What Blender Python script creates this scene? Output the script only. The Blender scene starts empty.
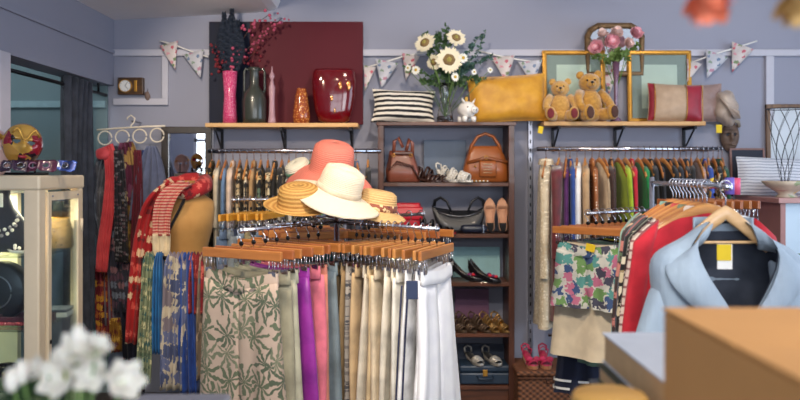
import bpy, math, random
from mathutils import Vector, Matrix, noise
PI = math.pi
COL = bpy.context.scene.collection
sc = bpy.context.scene
rnd = random.Random(7)
F = 778.0; HZ = 172.0; CAMZ = 1.47
def P(px, py, Y):
    return Vector(((px-400)*Y/F, Y, CAMZ+(HZ-py)*Y/F))
def XX(px, Y): return (px-400)*Y/F
def ZZ(py, Y): return CAMZ+(HZ-py)*Y/F

# ------------------------------------------------------------------ materials
def lin(c):
    return tuple(((x/255.)/12.92 if x/255. <= .04045 else ((x/255.+.055)/1.055)**2.4) for x in c)+(1,)
_m = {}
def newmat(name):
    m = bpy.data.materials.new(name); m.use_nodes = True
    nt = m.node_tree; b = nt.nodes['Principled BSDF']
    return m, nt, b
def N(nt, t, **kw):
    n = nt.nodes.new(t)
    for k, v in kw.items(): setattr(n, k, v)
    return n
def link(nt, a, b): nt.links.new(a, b)
def coords(nt, scale=(1,1,1), kind='Object'):
    tc = N(nt, 'ShaderNodeTexCoord'); mp = N(nt, 'ShaderNodeMapping')
    mp.inputs['Scale'].default_value = scale
    link(nt, tc.outputs[kind], mp.inputs['Vector'])
    return mp.outputs['Vector']
def mixc(nt, fac, a, b):
    n = N(nt, 'ShaderNodeMix', data_type='RGBA')
    if isinstance(fac, (int, float)): n.inputs[0].default_value = fac
    else: link(nt, fac, n.inputs[0])
    for v, i in ((a, 6), (b, 7)):
        if isinstance(v, tuple): n.inputs[i].default_value = v
        else: link(nt, v, n.inputs[i])
    return n.outputs[2]
def mth(nt, op, a, b=None, c=None):
    n = N(nt, 'ShaderNodeMath', operation=op)
    for i, v in enumerate((a, b, c)):
        if v is None: continue
        if isinstance(v, (int, float)): n.inputs[i].default_value = v
        else: link(nt, v, n.inputs[i])
    return n.outputs[0]
def nz(nt, vec, scale, detail=3, rough=.5):
    n = N(nt, 'ShaderNodeTexNoise'); n.inputs['Scale'].default_value = scale
    n.inputs['Detail'].default_value = detail; n.inputs['Roughness'].default_value = rough
    if vec is not None: link(nt, vec, n.inputs['Vector'])
    return n.outputs['Fac']
def bump(nt, b, h, dist=.002, strength=.5):
    n = N(nt, 'ShaderNodeBump'); n.inputs['Distance'].default_value = dist
    n.inputs['Strength'].default_value = strength
    link(nt, h, n.inputs['Height']); link(nt, n.outputs[0], b.inputs['Normal'])
def remap(nt, v, lo, hi):
    n = N(nt, 'ShaderNodeMapRange'); link(nt, v, n.inputs[0])
    n.inputs[1].default_value = lo; n.inputs[2].default_value = hi
    return n.outputs[0]

def cloth(name, c, c2=None, rough=.85, scale=14, weave=500, sheen=.15, bumpd=.0006):
    """plain cloth with slight colour variation and weave"""
    if name in _m: return _m[name]
    m, nt, b = newmat(name); v = coords(nt)
    c2 = c2 or tuple(max(0, x*.82) for x in c)
    f = remap(nt, nz(nt, v, scale, 4), .35, .65)
    link(nt, mixc(nt, f, lin(c), lin(c2)), b.inputs['Base Color'])
    b.inputs['Roughness'].default_value = rough
    b.inputs['Sheen Weight'].default_value = sheen
    bump(nt, b, nz(nt, v, weave, 1), bumpd)
    _m[name] = m; return m
def solid(name, c, rough=.5, metal=0, spec=.5, var=.08, scale=20, coat=0, bumpd=0, trans=0, sss=0):
    if name in _m: return _m[name]
    m, nt, b = newmat(name); v = coords(nt)
    f = nz(nt, v, scale, 3)
    link(nt, mixc(nt, f, lin(tuple(x*(1-var) for x in c)), lin(tuple(min(255, x*(1+var)) for x in c))), b.inputs['Base Color'])
    b.inputs['Roughness'].default_value = rough; b.inputs['Metallic'].default_value = metal
    b.inputs['Specular IOR Level'].default_value = spec
    b.inputs['Coat Weight'].default_value = coat
    b.inputs['Transmission Weight'].default_value = trans
    if bumpd: bump(nt, b, nz(nt, v, scale*8, 3), bumpd)
    _m[name] = m; return m
def glass(name, c=(255,255,255), rough=.02, alpha=None):
    if name in _m: return _m[name]
    m, nt, b = newmat(name)
    b.inputs['Base Color'].default_value = lin(c); b.inputs['Roughness'].default_value = rough
    b.inputs['Transmission Weight'].default_value = 1; b.inputs['IOR'].default_value = 1.45
    _m[name] = m; return m
def pane(name, c=(240,248,250), a=.10):
    """thin sheet glass: mostly see-through with a mirror-like sheen"""
    if name in _m: return _m[name]
    m, nt, b = newmat(name)
    tr = N(nt, 'ShaderNodeBsdfTransparent'); tr.inputs[0].default_value = lin(c)
    gl = N(nt, 'ShaderNodeBsdfGlossy'); gl.inputs['Roughness'].default_value = .02
    fr = N(nt, 'ShaderNodeFresnel'); fr.inputs[0].default_value = 1.45
    mx = N(nt, 'ShaderNodeMixShader')
    link(nt, mth(nt, 'MULTIPLY_ADD', fr.outputs[0], .45, a*.2), mx.inputs[0]); link(nt, tr.outputs[0], mx.inputs[1]); link(nt, gl.outputs[0], mx.inputs[2])
    link(nt, mx.outputs[0], nt.nodes['Material Output'].inputs[0])
    _m[name] = m; return m
def wood(name, c1, c2, rough=.5, axis='x', scale=1.0, coat=0):
    if name in _m: return _m[name]
    m, nt, b = newmat(name)
    s = {'x': (1.5, 18, 18), 'y': (18, 1.5, 18), 'z': (18, 18, 1.5)}[axis]
    v = coords(nt, tuple(k*scale for k in s))
    f = nz(nt, v, 2.2, 6, .6)
    f = remap(nt, f, .3, .7)
    link(nt, mixc(nt, f, lin(c1), lin(c2)), b.inputs['Base Color'])
    b.inputs['Roughness'].default_value = rough; b.inputs['Coat Weight'].default_value = coat
    bump(nt, b, f, .0008, .4)
    _m[name] = m; return m
def stripes(name, cols, period, axis='x', duty=.5, rough=.85, wob=0):
    """cols: (ground, stripe)"""
    if name in _m: return _m[name]
    m, nt, b = newmat(name); v = coords(nt)
    s = N(nt, 'ShaderNodeSeparateXYZ'); link(nt, v, s.inputs[0])
    t = s.outputs['xyz'.index(axis)]
    if wob: t = mth(nt, 'MULTIPLY_ADD', nz(nt, v, 12, 2), wob, t)
    fr = mth(nt, 'FRACT', mth(nt, 'DIVIDE', t, period))
    f = mth(nt, 'LESS_THAN', fr, duty)
    link(nt, mixc(nt, f, lin(cols[0]), lin(cols[1])), b.inputs['Base Color'])
    b.inputs['Roughness'].default_value = rough
    bump(nt, b, nz(nt, v, 400, 1), .0006)
    _m[name] = m; return m
def print_mat(name, ground, cols, scale=14, size=.42, petals=3, rough=.8, cover=.75, g2=None, sheen=.1, warp=.75, shape=.42, sharp=1):
    """cloth printed with petalled motifs: every Voronoi cell holds one flower or frond"""
    if name in _m: return _m[name]
    m, nt, b = newmat(name); v0 = coords(nt)
    s = N(nt, 'ShaderNodeSeparateXYZ'); link(nt, v0, s.inputs[0])
    cb0 = N(nt, 'ShaderNodeCombineXYZ')
    link(nt, mth(nt, 'MULTIPLY', mth(nt, 'ADD', s.outputs[0], mth(nt, 'MULTIPLY', s.outputs[1], .9)), scale), cb0.inputs[0])
    link(nt, mth(nt, 'MULTIPLY', s.outputs[2], scale), cb0.inputs[1])
    wn = N(nt, 'ShaderNodeTexNoise'); wn.inputs['Scale'].default_value = 1.7; wn.inputs['Detail'].default_value = 3; link(nt, cb0.outputs[0], wn.inputs['Vector'])
    cb = N(nt, 'ShaderNodeVectorMath', operation='MULTIPLY_ADD'); link(nt, wn.outputs['Color'], cb.inputs[0]); cb.inputs[1].default_value = (warp, warp, 0); link(nt, cb0.outputs[0], cb.inputs[2])
    vo = N(nt, 'ShaderNodeTexVoronoi', voronoi_dimensions='2D'); vo.inputs['Scale'].default_value = 1
    vo.inputs['Randomness'].default_value = .8
    link(nt, cb.outputs[0], vo.inputs['Vector'])
    d = N(nt, 'ShaderNodeVectorMath', operation='SUBTRACT')
    link(nt, cb.outputs[0], d.inputs[0]); link(nt, vo.outputs['Position'], d.inputs[1])
    sd = N(nt, 'ShaderNodeSeparateXYZ'); link(nt, d.outputs[0], sd.inputs[0])
    sc_ = N(nt, 'ShaderNodeSeparateColor'); link(nt, vo.outputs['Color'], sc_.inputs[0])
    ang = mth(nt, 'ADD', mth(nt, 'ARCTAN2', sd.outputs[1], sd.outputs[0]), mth(nt, 'MULTIPLY', sc_.outputs[0], 6.28))
    pet = mth(nt, 'ABSOLUTE', mth(nt, 'SINE', mth(nt, 'MULTIPLY', ang, petals)))
    R = mth(nt, 'MULTIPLY', mth(nt, 'MULTIPLY_ADD', mth(nt, 'POWER', pet, sharp), shape, 1-shape), size)
    R = mth(nt, 'MULTIPLY', R, mth(nt, 'MULTIPLY_ADD', nz(nt, cb.outputs[0], 2.5, 3), 1.0, .5))
    inside = mth(nt, 'LESS_THAN', vo.outputs['Distance'], R)
    inside = mth(nt, 'MULTIPLY', inside, mth(nt, 'LESS_THAN', sc_.outputs[1], cover))
    rp = N(nt, 'ShaderNodeValToRGB'); rp.color_ramp.interpolation = 'CONSTANT'
    el = rp.color_ramp.elements
    while len(el) < len(cols): el.new(.5)
    for i, c in enumerate(cols):
        el[i].position = i/len(cols); el[i].color = lin(c)
    if len(cols) == 1: el[1].color = lin(cols[0])
    link(nt, sc_.outputs[2], rp.inputs[0])
    g2 = g2 or tuple(x*.85 for x in ground)
    base = mixc(nt, remap(nt, nz(nt, v0, 9, 3), .35, .65), lin(ground), lin(g2))
    link(nt, mixc(nt, inside, base, rp.outputs[0]), b.inputs['Base Color'])
    b.inputs['Roughness'].default_value = rough; b.inputs['Sheen Weight'].default_value = sheen
    _m[name] = m; return m
def spots(name, ground, spot, scale=60, size=.35, rnds=1.0, ring=0, rough=.8):
    if name in _m: return _m[name]
    m, nt, b = newmat(name); v = coords(nt)
    vo = N(nt, 'ShaderNodeTexVoronoi'); vo.inputs['Scale'].default_value = scale
    vo.inputs['Randomness'].default_value = rnds; link(nt, v, vo.inputs['Vector'])
    f = mth(nt, 'LESS_THAN', mth(nt, 'ADD', vo.outputs['Distance'], mth(nt, 'MULTIPLY', nz(nt, v, scale, 2), .25 if rnds > .5 else 0)), size)
    if ring: f = mth(nt, 'MULTIPLY', f, mth(nt, 'GREATER_THAN', vo.outputs['Distance'], ring))
    link(nt, mixc(nt, f, lin(ground), lin(spot)), b.inputs['Base Color'])
    b.inputs['Roughness'].default_value = rough
    _m[name] = m; return m
def patches(name, cols, scale=6, rough=.6, metal=0, coat=0, sharp=True):
    if name in _m: return _m[name]
    m, nt, b = newmat(name); v = coords(nt)
    vo = N(nt, 'ShaderNodeTexVoronoi'); vo.inputs['Scale'].default_value = scale
    w = N(nt, 'ShaderNodeVectorMath', operation='MULTIPLY_ADD')
    nn = N(nt, 'ShaderNodeTexNoise'); nn.inputs['Scale'].default_value = scale*1.5; link(nt, v, nn.inputs['Vector'])
    link(nt, nn.outputs['Color'], w.inputs[0]); w.inputs[1].default_value = (.5/scale,)*3; link(nt, v, w.inputs[2])
    link(nt, w.outputs[0], vo.inputs['Vector'])
    s = N(nt, 'ShaderNodeSeparateColor'); link(nt, vo.outputs['Color'], s.inputs[0])
    rp = N(nt, 'ShaderNodeValToRGB'); rp.color_ramp.interpolation = 'CONSTANT' if sharp else 'LINEAR'
    el = rp.color_ramp.elements
    while len(el) < len(cols): el.new(.5)
    for i, c in enumerate(cols): el[i].position = i/len(cols); el[i].color = lin(c)
    link(nt, s.outputs[0], rp.inputs[0]); link(nt, rp.outputs[0], b.inputs['Base Color'])
    b.inputs['Roughness'].default_value = rough; b.inputs['Metallic'].default_value = metal; b.inputs['Coat Weight'].default_value = coat
    _m[name] = m; return m
def wicker(name, c1, c2, sx=60, sz=90):
    if name in _m: return _m[name]
    m, nt, b = newmat(name); v = coords(nt)
    s = N(nt, 'ShaderNodeSeparateXYZ'); link(nt, v, s.inputs[0])
    xy = mth(nt, 'ADD', s.outputs[0], s.outputs[1])
    a = mth(nt, 'SINE', mth(nt, 'MULTIPLY', xy, sx)); c = mth(nt, 'SINE', mth(nt, 'MULTIPLY', s.outputs[2], sz))
    f = mth(nt, 'MULTIPLY_ADD', mth(nt, 'MULTIPLY', a, c), .5, .5)
    f2 = mth(nt, 'MULTIPLY', f, mth(nt, 'MULTIPLY_ADD', nz(nt, v, 40, 3), .8, .6))
    link(nt, mixc(nt, f2, lin(c1), lin(c2)), b.inputs['Base Color'])
    b.inputs['Roughness'].default_value = .75; bump(nt, b, f, .004, .8)
    _m[name] = m; return m

# ------------------------------------------------------------------ mesh builder
class MB:
    def __init__(s): s.v = []; s.f = []; s.uvsmooth = []
    def add(s, vs, fs, smooth=True):
        o = len(s.v); s.v += [tuple(p) for p in vs]
        for f in fs: s.f.append(tuple(i+o for i in f)); s.uvsmooth.append(smooth)
        return s
    def box(s, c, d, M=None):
        c = Vector(c); h = [x/2 for x in d]; vs = []
        for x in (-1, 1):
            for y in (-1, 1):
                for z in (-1, 1):
                    p = Vector((x*h[0], y*h[1], z*h[2]))
                    if M is not None: p = M @ p
                    vs.append(c+p)
        return s.add(vs, [(0,1,3,2),(4,6,7,5),(0,4,5,1),(2,3,7,6),(0,2,6,4),(1,5,7,3)], False)
    def b2(s, lo, hi):
        return s.box([(a+b)/2 for a, b in zip(lo, hi)], [abs(b-a) for a, b in zip(lo, hi)])
    def rings(s, rings, closed=True, cap0=False, cap1=False, smooth=True, loop=False):
        n = len(rings[0]); vs = [p for r in rings for p in r]; fs = []
        m = len(rings)
        for i in range(m if loop else m-1):
            k = (i+1) % m
            for j in range(n if closed else n-1):
                l = (j+1) % n
                fs.append((i*n+j, i*n+l, k*n+l, k*n+j))
        if cap0: fs.append(tuple(reversed(range(n))))
        if cap1: fs.append(tuple((m-1)*n+j for j in range(n)))
        return s.add(vs, fs, smooth)
    def tube(s, pts, r, n=8, closed=False, flat=1.0, ref=None):
        pts = [Vector(p) for p in pts]; m = len(pts); R = []
        prev = None
        for i, p in enumerate(pts):
            a = pts[(i-1) % m] if (closed or i > 0) else pts[0]
            b = pts[(i+1) % m] if (closed or i < m-1) else pts[-1]
            t = (b-a)
            if t.length < 1e-9: t = Vector((0,0,1))
            t.normalize()
            if ref is not None: u = Vector(ref)
            elif prev is not None: u = prev
            else: u = Vector((0,0,1)) if abs(t.z) < .9 else Vector((1,0,0))
            u = (u-t*u.dot(t))
            if u.length < 1e-6: u = t.orthogonal()
            u.normalize(); w = t.cross(u); prev = u
            rr = r[i] if isinstance(r, (list, tuple)) else r
            R.append([p+u*(rr*math.cos(2*PI*k/n))*flat+w*(rr*math.sin(2*PI*k/n)) for k in range(n)])
        return s.rings(R, True, not closed, not closed, True, loop=closed)
    def lathe(s, prof, n=24, c=(0,0,0), wob=None):
        c = Vector(c); R = []
        for r, z in prof:
            ring = []
            for k in range(n):
                t = 2*PI*k/n; dz = wob(r, t) if wob else 0
                ring.append(c+Vector((r*math.cos(t), r*math.sin(t), z+dz)))
            R.append(ring)
        return s.rings(R)
    def ell(s, c, r, nu=16, nv=10, M=None, noisy=0, nsc=20):
        c = Vector(c); r = r if isinstance(r, (tuple, list)) else (r, r, r); R = []
        for i in range(nv+1):
            ph = PI*i/nv; ring = []
            for k in range(nu):
                t = 2*PI*k/nu
                d = Vector((math.sin(ph)*math.cos(t)*r[0], math.sin(ph)*math.sin(t)*r[1], -math.cos(ph)*r[2]))
                if noisy: d *= 1+noisy*noise.noise((c+d)*nsc)
                if M is not None: d = M @ d
                ring.append(c+d)
            R.append(ring)
        return s.rings(R)
    def disc(s, c, r, n=20, normal='y', r2=None):
        c = Vector(c); vs = []; r2 = r2 or r
        for k in range(n):
            t = 2*PI*k/n; a, b = r*math.cos(t), r2*math.sin(t)
            vs.append(c+(Vector((a,0,b)) if normal == 'y' else Vector((a,b,0)) if normal == 'z' else Vector((0,a,b))))
        return s.add(vs, [tuple(range(n))], False)
    def build(s, name, mat, parent=None, bevel=0, sub=0, solid_=0, label=None, loc=None, rot=None):
        me = bpy.data.meshes.new(name); me.from_pydata(s.v, [], s.f)
        me.polygons.foreach_set('use_smooth', s.uvsmooth); me.update()
        if mat is not None: me.materials.append(mat)
        o = bpy.data.objects.new(name, me); COL.objects.link(o)
        if parent is not None: o.parent = parent
        if loc is not None: o.location = loc
        if rot is not None: o.rotation_euler = rot
        if solid_:
            d = o.modifiers.new('s', 'SOLIDIFY'); d.thickness = solid_; d.offset = 0
        if bevel:
            d = o.modifiers.new('b', 'BEVEL'); d.width = bevel; d.segments = 2; d.limit_method = 'ANGLE'
        if sub:
            d = o.modifiers.new('u', 'SUBSURF'); d.levels = sub; d.render_levels = sub
        if label: o['label'] = label
        return o
def thing(name, label, cat, loc=(0,0,0), rz=0, group=None, rot=None, scale=None):
    o = bpy.data.objects.new(name, None); COL.objects.link(o)
    o.location = loc; o.rotation_euler = rot or (0,0,rz)
    o.empty_display_size = .05
    if scale: o.scale = (scale,)*3 if isinstance(scale, (int, float)) else scale
    tag(o, label, cat, group); return o
def tag(o, label, cat, group=None):
    o['label'] = label; o['category'] = cat
    if group: o['group'] = group
    return o
def struct(o): o['kind'] = 'structure'; return o
def dup(root, loc, rot, label, group=None):
    r = root.copy(); COL.objects.link(r); r.location = loc; r.rotation_euler = rot; r['label'] = label
    if group: r['group'] = group
    for ch in list(root.children):
        c = ch.copy(); COL.objects.link(c); c.parent = r
        for g in ch.children:
            d = g.copy(); COL.objects.link(d); d.parent = c
    return r
def arc(c, r, a0, a1, n, plane='xz', r2=None):
    c = Vector(c); out = []; r2 = r2 or r
    for i in range(n+1):
        t = a0+(a1-a0)*i/n; a, b = r*math.cos(t), r2*math.sin(t)
        out.append(c+(Vector((a,0,b)) if plane == 'xz' else Vector((a,b,0)) if plane == 'xy' else Vector((0,a,b))))
    return out
def lerp(a, b, t): return a+(b-a)*t
def interp(tab, x):
    if x <= tab[0][0]: return tab[0][1]
    for (x0, y0), (x1, y1) in zip(tab, tab[1:]):
        if x <= x1: return y0+(y1-y0)*(x-x0)/(x1-x0)
    return tab[-1][1]

# ------------------------------------------------------------------ common materials
M_wall = solid('wall paint lavender', (150,152,168), .85, var=.02, scale=2, bumpd=.0005)
M_trim = solid('trim paint', (190,189,200), .6, var=.02)
M_ceil = solid('ceiling paint', (236,232,232), .9, var=.02, scale=2, bumpd=.001)
M_teal = solid('cubicle paint teal', (118,138,142), .8, var=.03, scale=2)
M_floor = wood('floor boards', (74,64,58), (48,42,40), .5, 'y', .5)
M_chrome = solid('chrome', (205,205,212), .18, 1, var=.02)
M_steel = solid('brushed steel', (150,150,158), .35, 1, var=.05)
M_blackmetal = solid('black metal', (28,28,32), .4, .6)
M_hang = wood('hanger wood', (196,126,64), (150,88,40), .42, 'x', 1, coat=.3)
M_hang2 = wood('hanger wood honey', (212,150,82), (172,110,52), .42, 'x', 1, coat=.3)
M_hangy = wood('hanger wood yellow', (226,166,56), (196,128,34), .45, 'x', 1, coat=.2)
M_hangd = wood('hanger wood reddish', (176,104,58), (140,76,42), .42, 'x', 1, coat=.3)
M_pine = wood('pine shelf', (222,180,124), (190,142,88), .55, 'x')
M_walnut = wood('dark shelf wood', (92,50,30), (54,28,18), .45, 'z', 1, coat=.2)
M_walnutx = wood('dark shelf wood across', (104,58,34), (62,34,20), .45, 'x', 1, coat=.2)
M_gold = solid('gilt', (188,138,58), .38, .7, var=.15, scale=60)
M_glass = glass('clear glass')
M_pane = pane('cabinet glass')
M_white = solid('white ceramic', (236,232,226), .2, coat=.4, var=.02)
M_black = cloth('black cloth', (26,26,30), (18,18,22))
M_yellow = solid('yellow paper', (222,190,30), .7, var=.03)
M_card = solid('white card', (238,236,232), .7, var=.02)
# ------------------------------------------------------------------ room
def wallbox(name, lo, hi, mat): return struct(MB().b2(lo, hi).build(name, mat))
wallbox('floor', (-3.5,-1.8,-.1), (3.7,5.4,0), M_floor)
wallbox('wall_back', (-3.5,5.2,0), (3.7,5.35,2.95), M_wall)
for nm, lo, hi in (('wall_right', (3.5,-1.8,0), (3.65,1.6,2.95)), ('wall_right_far', (3.5,4.2,0), (3.65,5.2,2.95)), ('wall_right_sill', (3.5,1.6,0), (3.65,4.2,1.0)), ('wall_right_head', (3.5,1.6,2.5), (3.65,4.2,2.95))): wallbox(nm, lo, hi, M_wall)
m = MB()
for y in (1.625, 2.9, 4.175): m.box((3.56,y,1.75), (.06,.05,1.5))
for z in (1.025, 2.475): m.box((3.56,2.9,z), (.06,2.6,.05))
struct(m.build('window_3', M_trim))  # unseen side window, added for cool light from the right
wallbox('wall_left', (-2.06,-1.8,0), (-1.91,3.72,2.95), M_wall)
wallbox('wall_left_bulkhead', (-2.06,3.72,2.045), (-1.91,5.2,2.95), M_wall)
wallbox('wall_cubicle', (-3.5,3.72,0), (-3.3,5.2,2.95), M_teal)
wallbox('wall_cubicle_front', (-3.3,3.6,0), (-2.06,3.72,2.95), M_teal)
wallbox('wall_cubicle_lining', (-3.3,5.185,0), (-1.95,5.2,2.95), M_teal)
wallbox('ceiling', (-3.5,-1.8,2.95), (3.7,5.4,3.05), M_ceil)
# lowered stretch of ceiling along the left with a rounded end
m = MB(); prof = [(-1.91,2.485),(-.95,2.535),(-.87,2.545),(-.82,2.565),(-.80,2.61),(-.80,2.95),(-1.91,2.95)]
m.rings([[Vector((x,y,z)) for x, z in prof] for y in (-1.8, 5.2)], True, True, True, False)
struct(m.build('ceiling_lowered', M_ceil))
# street wall behind the viewer with two shop windows and a door opening
def wf(name, x0, x1, z0, z1): wallbox(name, (x0,-1.8,z0), (x1,-1.65,z1), M_wall)
wf('wall_front_left', -1.91, -1.5, 0, 2.95); wf('wall_front_sill', -1.5, 3.5, 0, .7)
wf('wall_front_head', -1.5, 3.5, 2.45, 2.95); wf('wall_front_pier', .85, 1.15, .7, 2.45); wf('wall_front_right', 3.2, 3.5, .7, 2.45)
for i, (x0, x1) in enumerate(((-1.5,.85),(1.15,3.2))):
    m = MB()
    for x in (x0+.025, (x0+x1)/2, x1-.025): m.box((x,-1.72,1.575), (.05,.06,1.75))
    for z in (.725, 1.95, 2.425): m.box(((x0+x1)/2,-1.72,z), (x1-x0,.06,.05))
    struct(m.build('window_%d' % (i+1), M_trim))
# battens on the back wall
ZB = (ZZ(56,5.18), ZZ(49.5,5.18))
struct(MB().b2((-1.91,5.172,ZB[0]), (3.5,5.2,ZB[1])).build('trim_1', M_trim, bevel=.003))
struct(MB().b2((-1.91,5.174,ZZ(105,5.18)), (XX(168,5.18),5.2,ZZ(98.5,5.18))).build('trim_2', M_trim, bevel=.003))
struct(MB().b2((XX(162,5.18),5.176,ZZ(98.5,5.18)), (XX(168,5.18),5.2,ZB[0])).build('trim_3', M_trim, bevel=.003))
struct(MB().b2((XX(766,5.18),5.176,ZZ(200,5.18)), (XX(774,5.18),5.2,ZB[0])).build('trim_4', M_trim, bevel=.003))
struct(MB().b2((-1.91,3.0,ZZ(53,5.2)-.012), (-1.895,5.172,ZZ(53,5.2)+.012)).build('trim_5', M_wall, bevel=.003))
struct(MB().b2((-1.91,-1.6,ZZ(53,5.2)-.012), (-1.895,3.0,ZZ(53,5.2)+.012)).build('trim_6', M_wall, bevel=.003))
struct(MB().b2((-3.3,5.165,ZZ(107.5,5.18)), (-1.96,5.185,ZZ(101,5.18))).build('trim_7', solid('cubicle trim', (150,178,184), .6)))
struct(MB().b2((-1.0,5.18,0), (3.5,5.2,.12)).build('baseboard_back', M_trim, bevel=.004))
struct(MB().b2((-1.97,3.66,0), (-1.88,3.76,2.045)).build('trim_8', M_trim, bevel=.004))

# ------------------------------------------------------------------ curtain and rail
t = thing('curtain_rail', 'dark slim curtain rail under the bulkhead at the cubicle on the left', 'curtain rail', (-1.95,3.78,ZZ(83.5,4.48)))
MB().tube([(0,0,0),(0,1.38,0)], .011, 8).build('rail', M_blackmetal, t)
for y in (.1, 1.25): MB().tube([(0,y,0),(0,y,.13)], .008, 6).build('rail_bracket', M_blackmetal, t)
cm = cloth('charcoal curtain cloth', (62,66,78), (44,48,58), .8)
def wavy_sheet(m, x, y0, y1, z0, z1, amp, waves, t=.004, n=90, nz_=14, gather=0):
    R = []
    for i in range(nz_+1):
        z = lerp(z1, z0, i/nz_); ring = []
        pts = []
        for j in range(n+1):
            u = j/n; y = lerp(y0, y1, u)
            a = amp*(1+.25*math.sin(i*.5+u*5))
            pts.append((a*math.sin(u*waves*2*PI+.3*math.sin(i*.35)), y))
        ring = [Vector((x+a, y, z)) for a, y in pts]+[Vector((x+a+t, y, z)) for a, y in reversed(pts)]
        R.append(ring)
    return m.rings(R, True, True, True)
c = tag(wavy_sheet(MB(), 0, 0, .42, -1.86, .05, .034, 5).build('curtain', cm, loc=(-1.95,4.5,ZZ(83.5,4.48))), 'floor-length charcoal eyelet curtain gathered at the fitting cubicle on the left', 'curtain')
for k in range(5):
    MB().tube(arc((0,.045+k*.083,0), .022, 0, 2*PI*.97, 14, 'xz'), .004, 6).build('eyelet', M_steel, c, label='round metal eyelet')

# ------------------------------------------------------------------ shelves on the wall
def wall_shelf(px0, px1, y, label, depth=.24, th=.026, brs=()):
    Yf = 5.2-depth; x0, x1 = XX(px0, Yf), XX(px1, Yf); z = ZZ(y, Yf)
    t = thing('wall_shelf', label, 'shelf', ((x0+x1)/2, Yf, z-th/2))
    MB().b2((x0-(x0+x1)/2, 0, 0), (x1-(x0+x1)/2, depth-.001, th)).build('board', M_pine, t, bevel=.003)
    for b in brs:
        bx = XX(b, Yf)-(x0+x1)/2
        mm = MB(); mm.b2((bx-.008,.02,-.02),(bx+.008,depth-.002,-.001)); mm.b2((bx-.008,depth-.02,-.16),(bx+.008,depth-.002,-.001))
        mm.tube([(bx,.04,-.015),(bx,depth-.012,-.15)], .006, 6)
        mm.build('bracket', M_blackmetal, t, label='dark metal bracket')
    return z+th/2+.002, (x0, x1)
ZL, _ = wall_shelf(205, 358, 125, 'long pine wall shelf on the left holding vases and the maroon panel', brs=(214, 280, 350))
ZR, _ = wall_shelf(544, 706, 123.5, 'long pine wall shelf on the right holding teddy bears and gilt frames', brs=(560, 625, 697))

# slotted wall uprights with rails carried under the shelves
def upright(px, label, z0, z1):
    x = XX(px, 5.19); t = MB().b2((-.014,-.014,0),(.014,.012,z1-z0))
    o = tag(t.build('wall_upright', M_steel, loc=(x,5.187,z0), bevel=.002), label, 'wall upright')
    for i in range(int((z1-z0)/.06)):
        MB().b2((-.004,-.0155,.03+i*.06),(.004,-.0142,.055+i*.06)).build('slot', M_blackmetal, o)
upright(530, 'slotted steel upright on the wall right of the bookcase', .13, 1.9)
upright(212, 'slotted steel upright on the wall beside the mirror', .9, 1.75)
def back_rail(px0, px1, py, Y, label):
    x0, x1, z = XX(px0,Y), XX(px1,Y), ZZ(py,Y)
    t = thing('hanging_rail', label, 'rail', (x0, Y, z))
    MB().tube([(0,0,0),(x1-x0,0,0)], .014, 12).build('tube', M_chrome, t)
    for x in (.02, x1-x0-.02): MB().b2((x-.006,0,-.012),(x+.006,5.19-Y,.012)).build('rail_arm', M_steel, t)
    return x0, x1, z
RL = back_rail(208, 381, 151, 4.9, 'chrome clothes rail under the left wall shelf')
RR = back_rail(537, 722, 149, 4.9, 'chrome clothes rail under the right wall shelf')

# ------------------------------------------------------------------ bookcase
BY = 4.9; bx0, bx1 = XX(378,BY), XX(514.5,BY); bw = bx1-bx0
t = thing('bookcase', 'tall open dark-wood bookcase of bags and shoes against the back wall', 'bookcase', (bx0,BY,0))
ztop = ZZ(125.5,BY)
for x in (0, bw-.036): MB().b2((x,0,0),(x+.036,.29,ztop)).build('side_panel', M_walnut, t, bevel=.002)
SHZ = []
for i, y in enumerate((184.5, 236, 284.5, 335.5, 388)):
    z = ZZ(y, BY); SHZ.append(z+.0145)
    MB().b2((.036,.004,z-.012),(bw-.036,.288,z+.012)).build('shelf', M_walnutx, t, bevel=.002)
MB().b2((-.01,-.006,ztop),(bw+.01,.292,ztop+.022)).build('top_board', M_walnutx, t, bevel=.003)
MB().b2((.036,.02,0),(bw-.036,.04,SHZ[-1]-.024)).build('plinth', M_walnutx, t)
ZBK = ztop+.0245
# ------------------------------------------------------------------ hangers
_protos = {}
def HL(s):
    for a, b in (('wooden clip hanger holding the ', 'clip hanger holding the '), ('wooden hanger carrying the ', 'wooden hanger carrying the '), ('wooden clip hanger of the ', 'clip hanger of the ')):
        if s.startswith(a): s = b+s[len(a):]
    w = s.split()
    if len(w) > 16:
        w = w[:16]
        while w[-1] in ('the','a','of','on','with','and','at','behind','in','to'): w.pop()
    return ' '.join(w)
def coat_hanger(loc, rz, label, mat=None, group=None, tilt=0, W=.21, drop=.10, pw=1.35):
    mat = mat or M_hang; key = ('coat', mat.name, W, drop); label = HL(label)
    if key in _protos: return dup(_protos[key], loc, (0, tilt, rz), label, group)
    t = thing('coat_hanger', label, 'hanger', loc, rz, group, rot=(0,tilt,rz))
    pts = []; n = 14
    for i in range(n+1):
        x = -W+2*W*i/n; pts.append((x, .012*(abs(x)/W)**2, -.072-drop*(abs(x)/W)**pw))
    MB().tube(pts, [.0062+.0025*(1-abs(2*i/n-1)) for i in range(n+1)], 10, flat=2.4, ref=(0,0,1)).build('shoulder_bar', mat, t)
    MB().tube([(-W*.86,.0,-.052-drop),(W*.86,0,-.052-drop)], .0045, 6).build('trouser_bar', mat, t)
    MB().tube(arc((0,0,0), .018, -.6, PI, 12, 'xz')+[Vector((-.013,0,-.016)), Vector((-.001,0,-.03)), Vector((0,0,-.072))], .0022, 6).build('hook', M_chrome, t, label='chrome hook')
    _protos[key] = t; return t
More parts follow.
